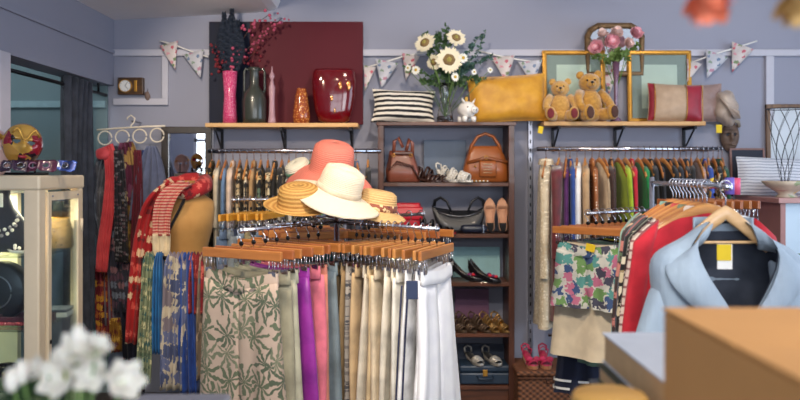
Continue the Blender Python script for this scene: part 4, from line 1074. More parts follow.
# ------------------------------------------------------------------ top of the bookcase
TY = 5.0
def pillow(name, label, loc, w, h, th, mat, rot=(0,0,0), piping=None, pinch=.06, n=26, seed=0, parent=None, sag=0, wr=.006):
    fr = []; bk = []
    def pt(u, v, s):
        e = (1-abs(u)**3.2)*(1-abs(v)**3.2); b = th/2*max(e,0)**.55
        px_ = 1-pinch*(1-abs(v)**2)*0-pinch*(abs(u)**2)*(1-v*v)*0
        x = w/2*u*(1-pinch*(1-v*v)); z = h/2*v*(1-pinch*(1-u*u))-sag*(1-u*u)*(v+1)*.5
        q = noise.noise(Vector((u*2.2+seed, v*2.2, s*3+seed)))
        return Vector((x, s*(b+wr*q*e), z+h/2))
    m = MB(); 
    for s in (-1, 1):
        vs = [pt(2*i/n-1, 2*j/n-1, s) for i in range(n+1) for j in range(n+1)]
        fs = [(i*(n+1)+j, (i+1)*(n+1)+j, (i+1)*(n+1)+j+1, i*(n+1)+j+1) for i in range(n) for j in range(n)]
        if s > 0: fs = [tuple(reversed(f)) for f in fs]
        m.add(vs, fs)
    o = m.build(name, mat, parent, loc=loc, rot=rot)
    if label: tag(o, label, 'cushion')
    ed = [(-1+2*i/n, -1) for i in range(n)]+[(1, -1+2*i/n) for i in range(n)]+[(1-2*i/n, 1) for i in range(n)]+[(-1, 1-2*i/n) for i in range(n)]
    MB().tube([pt(u, v, 0) for u, v in ed], .0035, 6, closed=True).build('piping', piping or mat, o)
    return o
def pxw(a, Y): return a*Y/F
pillow('cushion', 'cushion with wavy black and cream stripes, left on the bookcase top', (XX(403,TY),TY+.04,ZBK), pxw(64,TY), pxw(35,TY), .11, stripes('black cream wavy stripes', ((228,220,206),(28,28,32)), .033, 'z', .5, wob=.014), rot=(-.22,.03,0), pinch=.10)
pillow('cushion', 'plump mustard yellow cushion beside the piggy bank', (XX(510,TY),TY+.035,ZBK+.004), pxw(80,TY), pxw(49,TY), .14, C('mustard satin', (214,156,36), (196,136,24), .5, sheen=.4), rot=(-.16,-.05,0), pinch=.06, seed=4, wr=.014)
# glass vase
FYV = 4.98; vb = Vector((XX(445,FYV),FYV,ZBK))
t = thing('flared_vase', 'clear glass vase of sunflowers on the bookcase', 'vase', vb)
MB().lathe([(.001,0),(.050,0),(.056,.01),(.046,.06),(.032,.13),(.030,.19),(.040,.25),(.037,.25),(.027,.19),(.029,.13),(.042,.06),(.050,.018),(.001,.012)], 28).build('vase_body', M_glass, t)
m_stem = solid('stem green', (92,120,60), .6, var=.15); m_leaf = solid('leaf green', (58,84,50), .6, var=.3, scale=30); m_euc = solid('eucalyptus', (62,92,84), .6, var=.3, scale=30)
m_cpet = solid('cream petal', (238,228,198), .6, var=.05); m_wpet = solid('white petal', (240,238,228), .6, var=.04)
def petals(m, n, r0, r1, w, cup=.2, z0=0, ph=0, tipw=.25, jit=.1, thick=.0012):
    for i in range(n):
        a = 2*PI*i/n+ph+rnd.uniform(-jit, jit); ca, sa = math.cos(a), math.sin(a); R = r1*(1+rnd.uniform(-jit, jit)); vs = []
        S = 6
        for j in range(S+1):
            u = j/S; rr = lerp(r0, R, u); ww = w*math.sin(PI*(.12+.80*u))*(1 if u < .99 else tipw); zz = z0+cup*(rr-r0)*(u**1.0)-.25*cup*R*u**3
            for s in (-1, 0, 1): vs.append(Vector((ca*rr-sa*s*ww, sa*rr+ca*s*ww, zz+(.12*w if s else 0))))
        fs = []
        for j in range(S):
            for s in (0, 1): a0 = j*3+s; fs.append((a0, a0+1, a0+4, a0+3))
        m.add(vs, fs)
    return m
def look(o, d): o.rotation_euler = Vector(d).to_track_quat('Z', 'Y').to_euler()
def flower(name, label, cat, head, foot, facing, R, pet_mat, cen_mat, n=18, cr=.4, layers=2, cup=.25, group=None, stemr=.003, bend=.02, cmid=None, wfac=.55):
    t = thing(name, label, cat, foot, group=group); h = Vector(head)-Vector(foot); f = Vector(facing).normalized()
    MB().tube([(0,0,0), h*.5+Vector((bend,0,.01)), h*.85, h-f*R*.05], stemr, 6).build('stem', m_stem, t)
    m = MB()
    for l in range(layers): petals(m, n, R*cr*.8, R*(1-.12*l), R*wfac*PI/n*1.6, cup, .004*l, PI*l/n)
    o = m.build('petal_ring', pet_mat, t, loc=h); look(o, f)
    c = MB().ell((0,0,0), (R*cr,R*cr,R*.14), 16, 8, noisy=.15, nsc=90).build('flower_centre', cen_mat, t, loc=h+f*.006); look(c, f)
    if cmid: c2 = MB().ell((0,0,0), (R*cr*.45,R*cr*.45,R*.08), 12, 6, noisy=.2, nsc=120).build('inner_centre', cmid, c, loc=(0,0,R*.10))
    return t
m_cb = solid('sunflower centre', (120,96,60), .8, var=.4, scale=120); m_cb2 = solid('sunflower heart', (150,140,70), .8, var=.3, scale=120); m_yc = solid('daisy centre', (206,170,60), .7, var=.2)
foot = vb+Vector((0,0,.03))
for j, (px, py, R, f, lab) in enumerate(((449,60,.086,(.05,-1,.1),'largest cream sunflower, front and centre of the bouquet'),(425,43,.072,(-.5,-1,.45),'cream sunflower at the upper left of the bouquet'),(456,38,.066,(.25,-1,.5),'cream sunflower at the top of the bouquet'),(434,62,.052,(-.7,-1,-.1),'smaller cream sunflower half hidden left of the centre one'))):
    flower('sunflower', lab, 'flower', P(px,py,FYV-.03*(j == 0)), foot, f, R, m_cpet, m_cb, 20, .45, 2, .12, cmid=m_cb2)
for j, (px, py, R, lab) in enumerate(((463,58,.034,'white daisy right of the centre sunflower'),(455,77,.030,'white daisy low in the bouquet'),(416,70,.030,'white daisy at the lower left of the bouquet'),(408,68,.022,'small drooping daisy, leftmost of the bouquet'),(474,72,.02,'small white daisy low on the right'),(490,70,.02,'small white daisy, rightmost of the bouquet'))):
    flower('daisy', lab, 'flower', P(px,py,FYV-.02), foot, (.4*(1 if px > 445 else -1),-1,.1), R, m_wpet, m_yc, 14, .32, 1, .15, stemr=.0018)
def sprig(label, pts, n, mat, ls=.022, name='foliage_sprig', base=None, round_=.6, spread=.03):
    base = base if base is not None else foot; Qs = [Vector((0,0,0))]+[Vector(p)-base for p in pts]
    t = thing(name, label, 'foliage', base)
    MB().tube(Qs, .0018, 5).build('stem', m_stem, t); m = MB()
    for i in range(n):
        u = (.35+.65*i/n)*(len(Qs)-1); a = min(int(u), len(Qs)-2); c = Qs[a].lerp(Qs[a+1], u-a)
        d = Vector((rnd.uniform(-1,1), rnd.uniform(-1,.6), rnd.uniform(-.7,1))).normalized(); L = ls*rnd.uniform(.7,1.3)
        s = d.cross(Vector((rnd.uniform(-1,1),1,rnd.uniform(-1,1)))).normalized()*L*round_*.5; nn = d.cross(s).normalized()*.002
        m.add([c, c+d*L*.5+s+nn, c+d*L, c+d*L*.5-s+nn, c+d*L*.5-nn], [(0,1,4),(1,2,4),(2,3,4),(3,0,4)])
    m.build('leaves', mat, t)['kind'] = 'stuff'
    return t
words_ = ['behind the upper left sunflower', 'rising above the bouquet centre', 'reaching up to the right', 'at the far upper right', 'spreading right at mid height', 'low on the right', 'low behind the daisies', 'leaning left over the stripes', 'low on the left', 'between the top sunflowers', 'deep behind the centre sunflower', 'right of the centre sunflower']
for j, (pts, n, mt, ls) in enumerate((
    ([(438,75),(430,50),(424,32)],60,m_leaf,.04), ([(446,70),(447,45),(446,26)],60,m_leaf,.038), ([(452,72),(468,52),(481,34)],54,m_euc,.03), ([(456,74),(478,52),(486,30)],50,m_euc,.024),
    ([(455,76),(475,64),(492,56)],54,m_euc,.03), ([(452,80),(468,78),(484,80)],50,m_leaf,.032), ([(448,82),(456,84),(466,86)],46,m_leaf,.034), ([(438,80),(420,72),(405,66)],46,m_leaf,.026),
    ([(438,84),(430,82),(421,82)],46,m_leaf,.034), ([(442,66),(438,44),(438,34)],54,m_leaf,.038), ([(446,80),(444,66),(444,54)],80,m_leaf,.045), ([(450,80),(462,70),(470,66)],70,m_euc,.04))):
    sprig('green leafy sprig '+words_[j], [P(a,b,FYV+.035) for a, b in pts], n, mt, ls)
# piggy bank
t = thing('piggy_bank', 'white ceramic piggy bank with its snout turned right', 'piggy bank', (XX(467,4.95),4.96,ZBK), rot=(0,0,.35))
MB().ell((0,0,.078), (.058,.068,.056), 24, 16).build('body', M_white, t)
MB().tube([(.018,-.05,.075),(.022,-.082,.072)], [.024,.022], 16).build('snout', M_white, t)
for s in (-1, 1):
    MB().tube([(s*.030,-.02,.120),(s*.046,-.026,.150)], [.018,.003], 10, flat=.5).build('ear', M_white, t)
    for y in (-.035, .035): MB().tube([(s*.030,y,.035),(s*.032,y,.001)], [.018,.015], 12).build('foot', M_white, t)
    MB().ell((.018+s*.009,-.083,.074), (.004,.002,.006), 8, 5).build('nostril', M_blackmetal, t)
    MB().ell((s*.028+.006,-.061,.092), .005, 8, 6).build('eye', M_blackmetal, t)
MB().box((0,.01,.147), (.02,.012,.03)).build('wooden_peg', M_gold, t, label='gold coloured peg on the back')

# ------------------------------------------------------------------ things on the right wall shelf
SR = 5.03
def frame(label, px0, px1, py0, Y, mat, zb, lean=.06, fw=.030, matc=(170,166,152), inner=(236,228,206), name='picture_frame', ins=.065):
    w = XX(px1,Y)-XX(px0,Y); h = ZZ(py0,Y)-zb
    t = thing(name, label, 'picture frame', (XX((px0+px1)/2,Y), Y, zb), rot=(-lean,0,0))
    for i, (lo, hi) in enumerate(((((-w/2),-.02,0),(-w/2+fw,.008,h)), ((w/2-fw,-.02,0),(w/2,.008,h)), ((-w/2,-.0205,h-fw),(w/2,.0075,h)), ((-w/2,-.0205,0),(w/2,.0075,fw)))):
        m = MB().b2(lo, hi); m.build('frame_side', mat, t, bevel=.006)
        d = .007
        MB().b2([a+(d if i != 9 else 0) for a in lo[:1]]+[-.025]+[lo[2]+d], [hi[0]-d, -.018, hi[2]-d]).build('bead', mat, t, bevel=.002)
    MB().b2((-w/2+fw*.8,-.008,fw*.8),(w/2-fw*.8,-.004,h-fw*.8)).build('mount', solid('mount '+str(matc), matc, .8, var=.05), t, label='blue-green mount')
    MB().b2((-w/2+fw+ins,-.0095,fw+ins),(w/2-fw-ins,-.0085,h-fw-ins)).build('picture', solid('paper '+str(inner), inner, .8, var=.06, scale=8), t, label='pale blank print')
    MB().b2((-w/2+fw*.9,-.0125,fw*.9),(w/2-fw*.9,-.011,h-fw*.9)).build('glass_pane', M_pane, t)
    return t
frame('gilt picture frame behind the teddy bears', 542.5, 605.5, 50, 5.14, M_gold, ZR)
frame('gilt picture frame behind the red and tan cushion', 627.5, 692, 50, 5.14, M_gold, ZR)
# ornate dark mirror on the wall behind the peonies
YM = 5.165; w = pxw(54,YM)/2; zc0, zc1 = ZZ(74,YM), ZZ(26,YM)
t = thing('ornate_mirror', 'antique dark gilt mirror with rounded top corners behind the peonies', 'mirror', (XX(614.5,YM),YM,zc0)); H = zc1-zc0
outl = [(-w,0),(-w,H-.07),(-w+.02,H-.03),(-w+.07,H),(w-.07,H),(w-.02,H-.03),(w,H-.07),(w,0)]
mor = solid('aged gilt', (112,88,60), .5, .5, var=.3, scale=40, bumpd=.002)
MB().tube([(a,0,b) for a, b in outl], .022, 10, closed=True, flat=1).build('frame_moulding', mor, t)
for a, b in outl[1:7]: MB().ell((a*.97,-.018,b-.004), (.016,.01,.016), 8, 6, noisy=.3, nsc=60).build('ornament', mor, t)
MB().add([(a*.94,-.004,.02+b*.93) for a, b in outl], [tuple(range(len(outl)))], False).build('mirror_glass', solid('mirror silver', (235,238,240), .01, 1, var=0), t, solid_=.004)
# slim purple vase with peonies
vb2 = Vector((XX(616,5.0),5.0,ZR))
t = thing('stem_vase', 'slim purple glass vase holding the pink peonies', 'vase', vb2)
mpv = solid('purple glass', (120,84,110), .12, var=.15, coat=.6, trans=.3)
MB().lathe([(.001,0),(.036,0),(.036,.008),(.012,.03),(.011,.10),(.014,.25),(.024,.385),(.020,.385),(.011,.25),(.007,.1),(.001,.09)], 20).build('vase_body', mpv, t)
m_pp = solid('peony pink', (236,172,182), .65, var=.12, scale=30); m_pc = solid('peony cream', (236,204,196), .65, var=.1, scale=30)
f2 = vb2+Vector((0,0,.2))
def peony(label, head, foot, R, mat, facing, name='peony', stem=True):
    t = thing(name, label, 'flower', foot); h = Vector(head)-Vector(foot); f = Vector(facing).normalized()
    if stem: MB().tube([(0,0,0), h*.5+Vector((.005,0,.01)), h-f*R*.4], .0025, 6).build('stem', m_stem, t)
    m = MB()
    for l, (n, c, rr) in enumerate(((7,.3,1.0),(7,.9,.92),(6,1.8,.75),(5,3.2,.5))):
        petals(m, n, R*.08, R*rr*.8, R*.50, c, -.25*R+l*.06*R, l*.7, .55, .15)
    m.ell((0,0,R*.12), (R*.42,R*.42,R*.40), 12, 8, noisy=.25, nsc=50)
    o = m.build('petals', mat, t, loc=h); look(o, f); return t
for j, (px, py, R, mt, f, lab) in enumerate(((596,47,.058,m_pp,(-.7,-1,.1),'pink peony at the left of the vase'),(612,41,.064,m_pp,(0,-1,.1),'pink peony in the middle facing forward'),(617,33,.054,m_pc,(.1,-.7,.8),'pale cream peony at the top'),(636,33,.056,m_pp,(.5,-1,.5),'pink peony at the upper right'),(603,34,.046,m_pc,(-.3,-.5,1),'pale peony at the upper left'),(629,43,.045,m_pc,(.6,-1,0),'pale peony on the right below the top one'))):
    peony(lab, P(px,py,4.98), f2, R, mt, f)
for j, pts in enumerate(([(600,56),(592,58)], [(612,54),(606,62)], [(622,54),(628,60)], [(632,48),(640,44)], [(618,50),(620,60)])):
    sprig('small green sprig under the peonies, '+('far left','left','right','far right','middle')[j], [P(616,60,5.0)]+[P(a,b,4.98) for a, b in pts], 34, solid('fresh leaf', (96,120,60), .6, var=.3), .034, base=f2)
# teddy bears
m_fur = C('golden mohair', (206,160,84), (184,136,62), .95, scale=60, weave=900, sheen=.6, bumpd=.003)
m_fur2 = C('darker mohair', (196,146,60), (168,118,44), .95, scale=60, weave=900, sheen=.6, bumpd=.003)
m_pad = C('maroon pad', (120,36,44)); m_padb = C('brown pad', (80,46,36))
def teddy(label, loc, rz, s, fur, pad, head_turn=0, lean=0):
    t = thing('teddy_bear', label, 'teddy bear', loc, rot=(0,lean,rz), scale=s); kw = dict(noisy=.05, nsc=60)
    m = MB(); m.ell((0,0,.105), (.078,.068,.105), 24, 16, **kw); m.ell((0,.0,.05), (.085,.072,.055), 22, 12, **kw); m.build('torso', fur, t)
    h = MB().ell((0,0,0), (.068,.062,.060), 24, 16, **kw).build('head', fur, t, loc=(0,-.008,.245), rot=(0,0,head_turn))
    MB().ell((0,-.062,-.014), (.030,.030,.024), 16, 10, **kw).build('snout', fur, h)
    MB().ell((0,-.093,-.004), (.011,.006,.008), 10, 6).build('nose', M_black, h)
    MB().tube([(0,-.093,-.01),(0,-.090,-.022),(.010,-.086,-.028)], .0016, 5).build('stitched_mouth', M_black, h)
    for q in (-1, 1):
        MB().ell((q*.024,-.058,.012), .0065, 10, 8).build('eye', solid('glass eye', (40,22,14), .1), h)
        MB().ell((q*.056,.0,.050), (.026,.012,.026), 16, 10, **kw).build('ear', fur, h)
        MB().tube([(q*.066,-.004,.185),(q*.098,-.028,.145),(q*.108,-.060,.105),(q*.095,-.084,.080)], [.030,.030,.027,.024], 14).build('arm', fur, t)
        MB().ell((q*.094,-.092,.076), (.024,.020,.024), 14, 8, **kw).build('paw', fur, t)
        l = MB().tube([(q*.045,.0,.042),(q*.068,-.065,.040),(q*.082,-.120,.038)], [.045,.040,.034], 16).build('leg', fur, t)
        MB().ell((q*.084,-.128,.052), (.038,.022,.050), 16, 10, **kw).build('foot', fur, l)
        MB().ell((q*.085,-.148,.052), (.026,.006,.038), 14, 8).build('foot_pad', pad, l, label='dark foot pad')
    return t
teddy('smaller golden teddy bear with maroon paw pads, on the left', (XX(561,4.97),5.0,ZR), -.08, .86, m_fur, m_pad, -.1)
teddy('larger golden teddy bear leaning on the smaller one', (XX(592,4.98),5.02,ZR), .30, 1.02, m_fur2, m_padb, -.35, lean=-.05)
# cushions on the right shelf
m_rt = stripes('tan ground', ((184,158,132),(184,158,132)), .1)
o = pillow('cushion', 'tan cushion with a broad red band and gold braid', (XX(676,4.99),5.0,ZR), pxw(56,4.99), pxw(38,4.99), .10, C('tan satin', (186,158,130), (170,142,114), .5), rot=(-.12,.04,0), pinch=.05)
for a, b in (((-.5),(-.40)),(.16,.46)):
    w_, h_ = pxw(56,4.99), pxw(38,4.99); m = MB(); n = 8; q = 20
    for s in (-1, 1):
        def pt(u, v):
            e = (1-abs(u)**3.2)*(1-abs(v)**3.2); return Vector((w_/2*u*(1-.05*(1-v*v)), s*(.05*max(e,0)**.55+.0045), h_/2*v*(1-.05*(1-u*u))+h_/2))
        vs = [pt(lerp(a*2,b*2,i/n), 2*j/q-1) for i in range(n+1) for j in range(q+1)]
        m.add(vs, [(i*(q+1)+j,(i+1)*(q+1)+j,(i+1)*(q+1)+j+1,i*(q+1)+j+1) for i in range(n) for j in range(q)])
    m.build('red_band', C('red satin', (158,32,52), (138,22,42), .45), o, label='dark red band with gold edges')
    for xx in (a, b):
        if abs(xx) < .5: MB().tube([Vector((w_*xx,-(.05*max((1-abs(xx*2)**3.2)*(1-abs(v)**3.2),0)**.55+.006),h_/2*v+h_/2)) for v in [2*j/16-1 for j in range(17)]], .0028, 5).build('gold_braid', M_gold, o)
pillow('cushion', 'taupe satin cushion behind the red-banded one', (XX(703,5.08),5.10,ZR), pxw(44,5.08), pxw(38,5.08), .09, C('taupe satin', (158,132,124), (140,114,108), .4), rot=(-.05,-.05,0), seed=3)
# rolled satin bundle at the shelf end
t = thing('satin_bundle', 'silvery satin bundle stuffed at the end of the right shelf', 'cushion', (XX(727,5.06),5.08,ZR+.0))
msat = C('silver beige satin', (190,172,156), (158,140,128), .35, scale=10)
MB().ell((0,0,.09), (.075,.07,.115), 26, 18, noisy=.25, nsc=14).build('bundle_body', msat, t)
for k in range(5): MB().tube([(-.06+.02*k,-.055,.16-.02*k),(-.02+.015*k,-.085,.10-.01*k),(.03+.008*k,-.07,.02)], [.006,.014,.006], 8).build('satin_fold', msat, t)
tag(MB().box((0,0,-.03), (.036,.002,.052)).build('price_tag', M_yellow, None, loc=P(719,124,4.93)), 'yellow price tag hanging below the right end of the wall shelf', 'price tag')
MB().tube([(0,0,-.01),(-.04,.02,.0),(-.075,.04,.012)], .0012, 4).build('string', M_black, bpy.data.objects[[o.name for o in bpy.data.objects if o.name.startswith('price_tag') and 'right end of the wall shelf' in o.get('label','')][0]])
tag(MB().box((0,0,-.012), (.03,.0016,.045)).build('price_tag', M_yellow, None, loc=P(541,128,4.86), rot=(0,.2,0)), 'yellow price tag hanging under the mustard cushion', 'price tag')
# carved mask on the wall
def face_mesh(w, h, d, nu=22, nv=28, eyes=True, brow=.012, nose=.03, eye=(.36,.12,.20,.09)):
    vs = []; fs = []
    def dep(u, v):
        r = u*u+v*v; z = d*math.sqrt(max(0, 1-r*.96))
        z += nose*math.exp(-(u/.16)**2)*math.exp(-((v+.10)/.26)**2)
        z += brow*math.exp(-((v-.26)/.10)**2)*(1 if abs(u) < .75 else 0)
        z += .6*brow*math.exp(-((v+.52)/.08)**2)*math.exp(-(u/.32)**2)
        z -= brow*math.exp(-((v+.60)/.04)**2)*math.exp(-(u/.30)**2)*.6
        for s in (-1, 1): z -= 1.1*brow*math.exp(-((u-s*eye[0])/.20)**2-((v-eye[1])/.12)**2)
        return z
    for i in range(nu+1):
        for j in range(nv+1):
            a = 2*i/nu-1; b = 2*j/nv-1
            u = a*math.sqrt(1-b*b/2); v = b*math.sqrt(1-a*a/2)
            vs.append(Vector((u*w/2*(1-.12*max(0,-v)), -dep(u, v), v*h/2)))
    for i in range(nu):
        for j in range(nv):
            c = [vs[(i+p)*(nv+1)+j+q] for p, q in ((0,0),(1,0),(1,1),(0,1))]; m_ = sum(c, Vector())/4; u, v = m_.x/(w/2), m_.z/(h/2)
            if eyes and any(((u-s*eye[0])/eye[2])**2+((v-eye[1])/eye[3])**2 < 1 for s in (-1, 1)): continue
            fs.append((i*(nv+1)+j,(i+1)*(nv+1)+j,(i+1)*(nv+1)+j+1,i*(nv+1)+j+1))
    return MB().add(vs, fs)
t = thing('carved_mask', 'carved dark wooden face mask hung on the wall under the satin bundle', 'mask', P(730,134,5.17))
face_mesh(.125,.20,.045,nose=.022,brow=.012).build('face', solid('dark carved wood', (98,78,66), .55, var=.25, scale=30, bumpd=.001), t, solid_=.008, loc=(0,.02,-.015))
MB().tube([(-.058,0,.05),(-.045,-.02,.078),(0,-.03,.09),(.045,-.02,.078),(.058,0,.05)], .014, 8).build('headdress', solid('pale carved wood', (150,136,120), .6, var=.2), t)
MB().ell((.0,-.062,-.072), (.022,.008,.009), 12, 6).build('lips', solid('dark carved wood', (98,78,66)), t)
# ------------------------------------------------------------------ bunting, wall clock, ornament
m_bunt = print_mat('rose print cotton', (226,214,210), [(190,96,110),(120,140,100),(206,140,150)], 34, .42, 2.5, cover=.6)
m_bunt2 = print_mat('blue rose print cotton', (214,214,222), [(110,130,160),(190,140,160),(130,150,130)], 34, .42, 2.5, cover=.6)
def bunting(label, pts, pens, Y=5.15, size=(24,26)):
    o = P(pts[0][0], pts[0][1], Y); t = thing('bunting', label, 'bunting', o)
    MB().tube([P(a,b,Y)-o for a, b in pts], .004, 6, flat=1.4).build('tape', M_white, t)
    for i, (px, w, h, rot) in enumerate(pens):
        y = interp(pts, px); q = P(px, y, Y)-o; W = pxw(w, Y)/2; H = pxw(h, Y)
        m = MB(); n = 6; vs = []
        for j in range(n+1):
            for k2 in range(5):
                u = k2/2-1; v = j/n; vs.append(Vector((u*W*(1-v), -.006-.010*math.sin(v*3+i)-.004*math.sin(u*3), -H*v)))
        m.add(vs, [(j*5+k2, j*5+k2+1, (j+1)*5+k2+1, (j+1)*5+k2) for j in range(n) for k2 in range(4)])
        m.build('pennant', m_bunt if i % 2 == 0 else m_bunt2, t, solid_=.0015, loc=q, rot=(0,rot,0))
bunting('bunting string at the upper left by the wall clock', [(160,41),(172,44),(190,51),(208,57)], [(169,19,28,-.25),(194,21,27,-.25)])
bunting('bunting string between the maroon panel and the sunflowers', [(365,68),(385,62),(405,56),(427,52)], [(370,12,26,.2),(387,23,28,.2),(411,18,26,.2)])
bunting('bunting string between the sunflowers and the gilt frame', [(476,50),(495,55),(515,59),(541,63)], [(503,24,26,-.1),(530,24,24,-.1)])
bunting('bunting string right of the second gilt frame', [(690,63),(712,55),(735,48),(757,41)], [(694,16,22,.35),(716,24,26,.35),(742,23,28,.35)])
bunting('short bunting between the two gilt frames', [(598,64),(612,66),(630,66)], [(609,18,30,0)], Y=5.16)
t = thing('wall_clock', 'small wooden wall barometer with a round white dial and a brass scale', 'clock', P(132,86.5,5.19))
W, H = pxw(25,5.19)/2, pxw(17,5.19)/2
MB().b2((-W,-.035,-H),(W,.008,H)).build('case', wood('clock wood', (92,62,34), (60,40,24), .4, 'x'), t, bevel=.004)
d = MB().lathe([(.001,0),(.036,0),(.040,.004),(.044,.006),(.044,0)], 28).build('dial_rim', M_gold, t, loc=(-.032,-.035,0), rot=(PI/2,0,0))
MB().disc((-.032,-.0405,0), .037, 28).build('dial', M_card, t)
for a in (.6, 2.4): MB().tube([(-.032,-.043,0),(-.032+.028*math.sin(a),-.043,.028*math.cos(a))], .0015, 5).build('hand', M_blackmetal, t)
for q in range(12):
    a = q*PI/6; MB().box((-.032+.031*math.sin(a),-.0425,.031*math.cos(a)), (.002,.001,.006), Matrix.Rotation(-a, 3, 'Y').inverted()).build('dial_mark', M_blackmetal, t)
MB().box((.036,-.038,0), (.018,.006,.075)).build('brass_scale', M_gold, t, bevel=.002, label='brass thermometer scale')
t = thing('hanging_ornament', 'small brown ornament on the wall right of the barometer', 'ornament', P(148,96,5.19))
MB().ell((0,-.012,0), (.019,.012,.03), 12, 10, noisy=.3, nsc=40).build('ornament_body', solid('brown ornament', (112,92,84), .6), t)
MB().tube([(0,-.01,.03),(0,-.004,.05)], .0015, 5).build('loop', M_blackmetal, t)

# ------------------------------------------------------------------ bags
def bag_body(m, w, h, d, prof, n=36, e=.45, sag=0, seed=0, lean=0, wr=.02):
    R = []
    for g, kw_, kd in prof:
        ring = []
        for q in range(n):
            a = 2*PI*q/n; c, s = math.cos(a), math.sin(a); f = 1+wr*noise.noise(Vector((c*2+seed, s*2, g*5)))*2
            x = w/2*kw_*sgn(c)*abs(c)**e*f; y = d/2*kd*sgn(s)*abs(s)**e*f
            ring.append(Vector((x+lean*g, y, h*g-sag*(1-(x/(w/2))**2)*g)))
        R.append(ring)
    return m.rings(R, True, True, True)
LB = (0,.94,.8),(.03,1,1),(.3,1.02,1.02),(.7,.94,.8),(.95,.88,.45),(1,.86,.3)
def leather(name, c, r=.38): return solid(name, c, r, var=.18, scale=9, coat=.15, bumpd=.0008)
BYF = 5.0
def sh(px, i, Y=BYF): return (XX(px, Y), Y, SHZ[i])
t = thing('leather_handbag', 'slouchy reddish-brown leather bag with bucket shape, top left compartment', 'handbag', sh(403,0))
lt = leather('reddish brown leather', (120,66,50))
bag_body(MB(), .21,.20,.13, ((0,.94,.8),(.03,1,1),(.35,1.0,1.0),(.8,.80,.75),(1,.72,.45)), wr=.07, seed=2, lean=-.01).build('bag_body', lt, t)
MB().tube([(-.06,-.03,.18),(-.055,-.04,.26),(-.03,-.045,.285),(.0,-.045,.22)], .007, 8, flat=1.6).build('handle', lt, t)
MB().tube([(.06,-.03,.16),(.06,-.04,.25),(.04,-.045,.275),(.02,-.045,.20)], .007, 8, flat=1.6).build('handle', lt, t)
MB().tube([(-.08,-.05,.17),(-.09,-.07,.08),(-.04,-.085,.13),(.06,-.08,.10),(.10,-.06,.02)], .005, 8, flat=2).build('shoulder_strap', leather('dark brown leather', (70,38,30)), t)
MB().box((0,-.055,.185), (.12,.012,.014)).build('zip_band', M_walnutx, t, bevel=.002)
for a in (-.06, .05): MB().tube(arc((a,-.06,.17), .010, 0, 2*PI*.97, 12), .002, 5).build('ring', M_gold, t)
t = thing('tote_bag', 'tan leather bag with an arched handle and front pocket, top right compartment', 'handbag', sh(485,0))
lt2 = leather('tan saddle leather', (146,80,36), .34)
bag_body(MB(), .285,.23,.13, ((0,.94,.8),(.03,1,1),(.4,.98,1.0),(.75,.84,.8),(.93,.68,.5),(1,.60,.35)), wr=.05, seed=5).build('bag_body', lt2, t)
MB().tube([(-.105,-.01,.15),(-.09,-.02,.23),(-.05,-.02,.29),(.0,-.02,.31),(.05,-.02,.29),(.09,-.02,.23),(.11,-.01,.15)], .011, 10, flat=1.5, ref=(0,1,0)).build('handle', lt2, t)
bag_body(MB(), .11,.10,.035, ((0,.96,.8),(.05,1,1),(.8,1,1),(1,.95,.7)), wr=.01).build('pocket', lt2, t, loc=(.01,-.068,.035), label='stitched front pocket')
for q in range(4): MB().tube([(.035+.0,-.088,.06+.018*q),(-.02,-.088,.06+.018*q)], .0018, 5).build('stitching', C('cream thread', (220,200,160)), t)
MB().tube([(-.12,-.05,.12),(.0,-.075,.155),(.12,-.05,.13),(.16,-.02,.125)], .008, 8, flat=1.5).build('belt_strap', leather('dark tan leather', (128,70,32)), t)
MB().tube(arc((.0,-.078,.155), .011, 0, 2*PI*.97, 12), .0025, 6).build('buckle', M_gold, t)
MB().ell((-.07,-.075,.10), .007, 8, 6).build('stud', M_gold, t)
t = thing('clutch_bag', 'small crimson leather bag on the second compartment left', 'handbag', sh(406,1))
lr = leather('crimson leather', (176,20,40), .4)
bag_body(MB(), .20,.19,.10, ((0,.94,.8),(.04,1,1),(.5,.98,.9),(.95,.92,.5),(1,.90,.35)), wr=.04, seed=3).build('bag_body', lr, t)
bag_body(MB(), .215,.085,.03, ((0,.9,.5),(.1,1,1),(.9,1,1),(1,.96,.7)), wr=.03, seed=4).build('flap', lr, t, loc=(0,-.040,.08), rot=(-.2,0,0))
MB().tube([(.10,-.03,.13),(.125,-.06,.08),(.12,-.08,.02),(.15,-.10,.01)], .005, 6).build('strap', M_black, t)
t = thing('shoulder_bag', 'black glossy leather shoulder bag in the second compartment', 'handbag', sh(459,1))
lb = leather('black leather', (24,26,32), .42)
R = []
for g in [i/10 for i in range(11)]:
    ring = []
    for q in range(36):
        a = 2*PI*q/36; c, s = math.cos(a), math.sin(a); w = .36/2*(.80+.26*g-.08*g*g); x = w*sgn(c)*abs(c)**.7
        ring.append(Vector((x, .055*(1.1-.75*g**2)*sgn(s)*abs(s)**.6, .012+.15*g-.05*g*(1-(x/w)**2)+.015*g*(abs(x)/w)**4+(1-g)*.035*(abs(x)/w)**3)))
    R.append(ring)
MB().rings(R, True, True, True).build('bag_body', lb, t)
for s in (-1, 1): MB().tube([(s*.16,0,.17),(s*.155,-.01,.205),(s*.12,-.02,.225),(s*.08,-.03,.20),(s*.05,-.045,.13)], .007, 8, flat=1.6).build('strap', lb, t)
MB().tube([(-.14,-.030,.135),(-.06,-.040,.112),(.0,-.041,.106),(.06,-.040,.112),(.14,-.030,.135)], .003, 6).build('zip', M_steel, t)

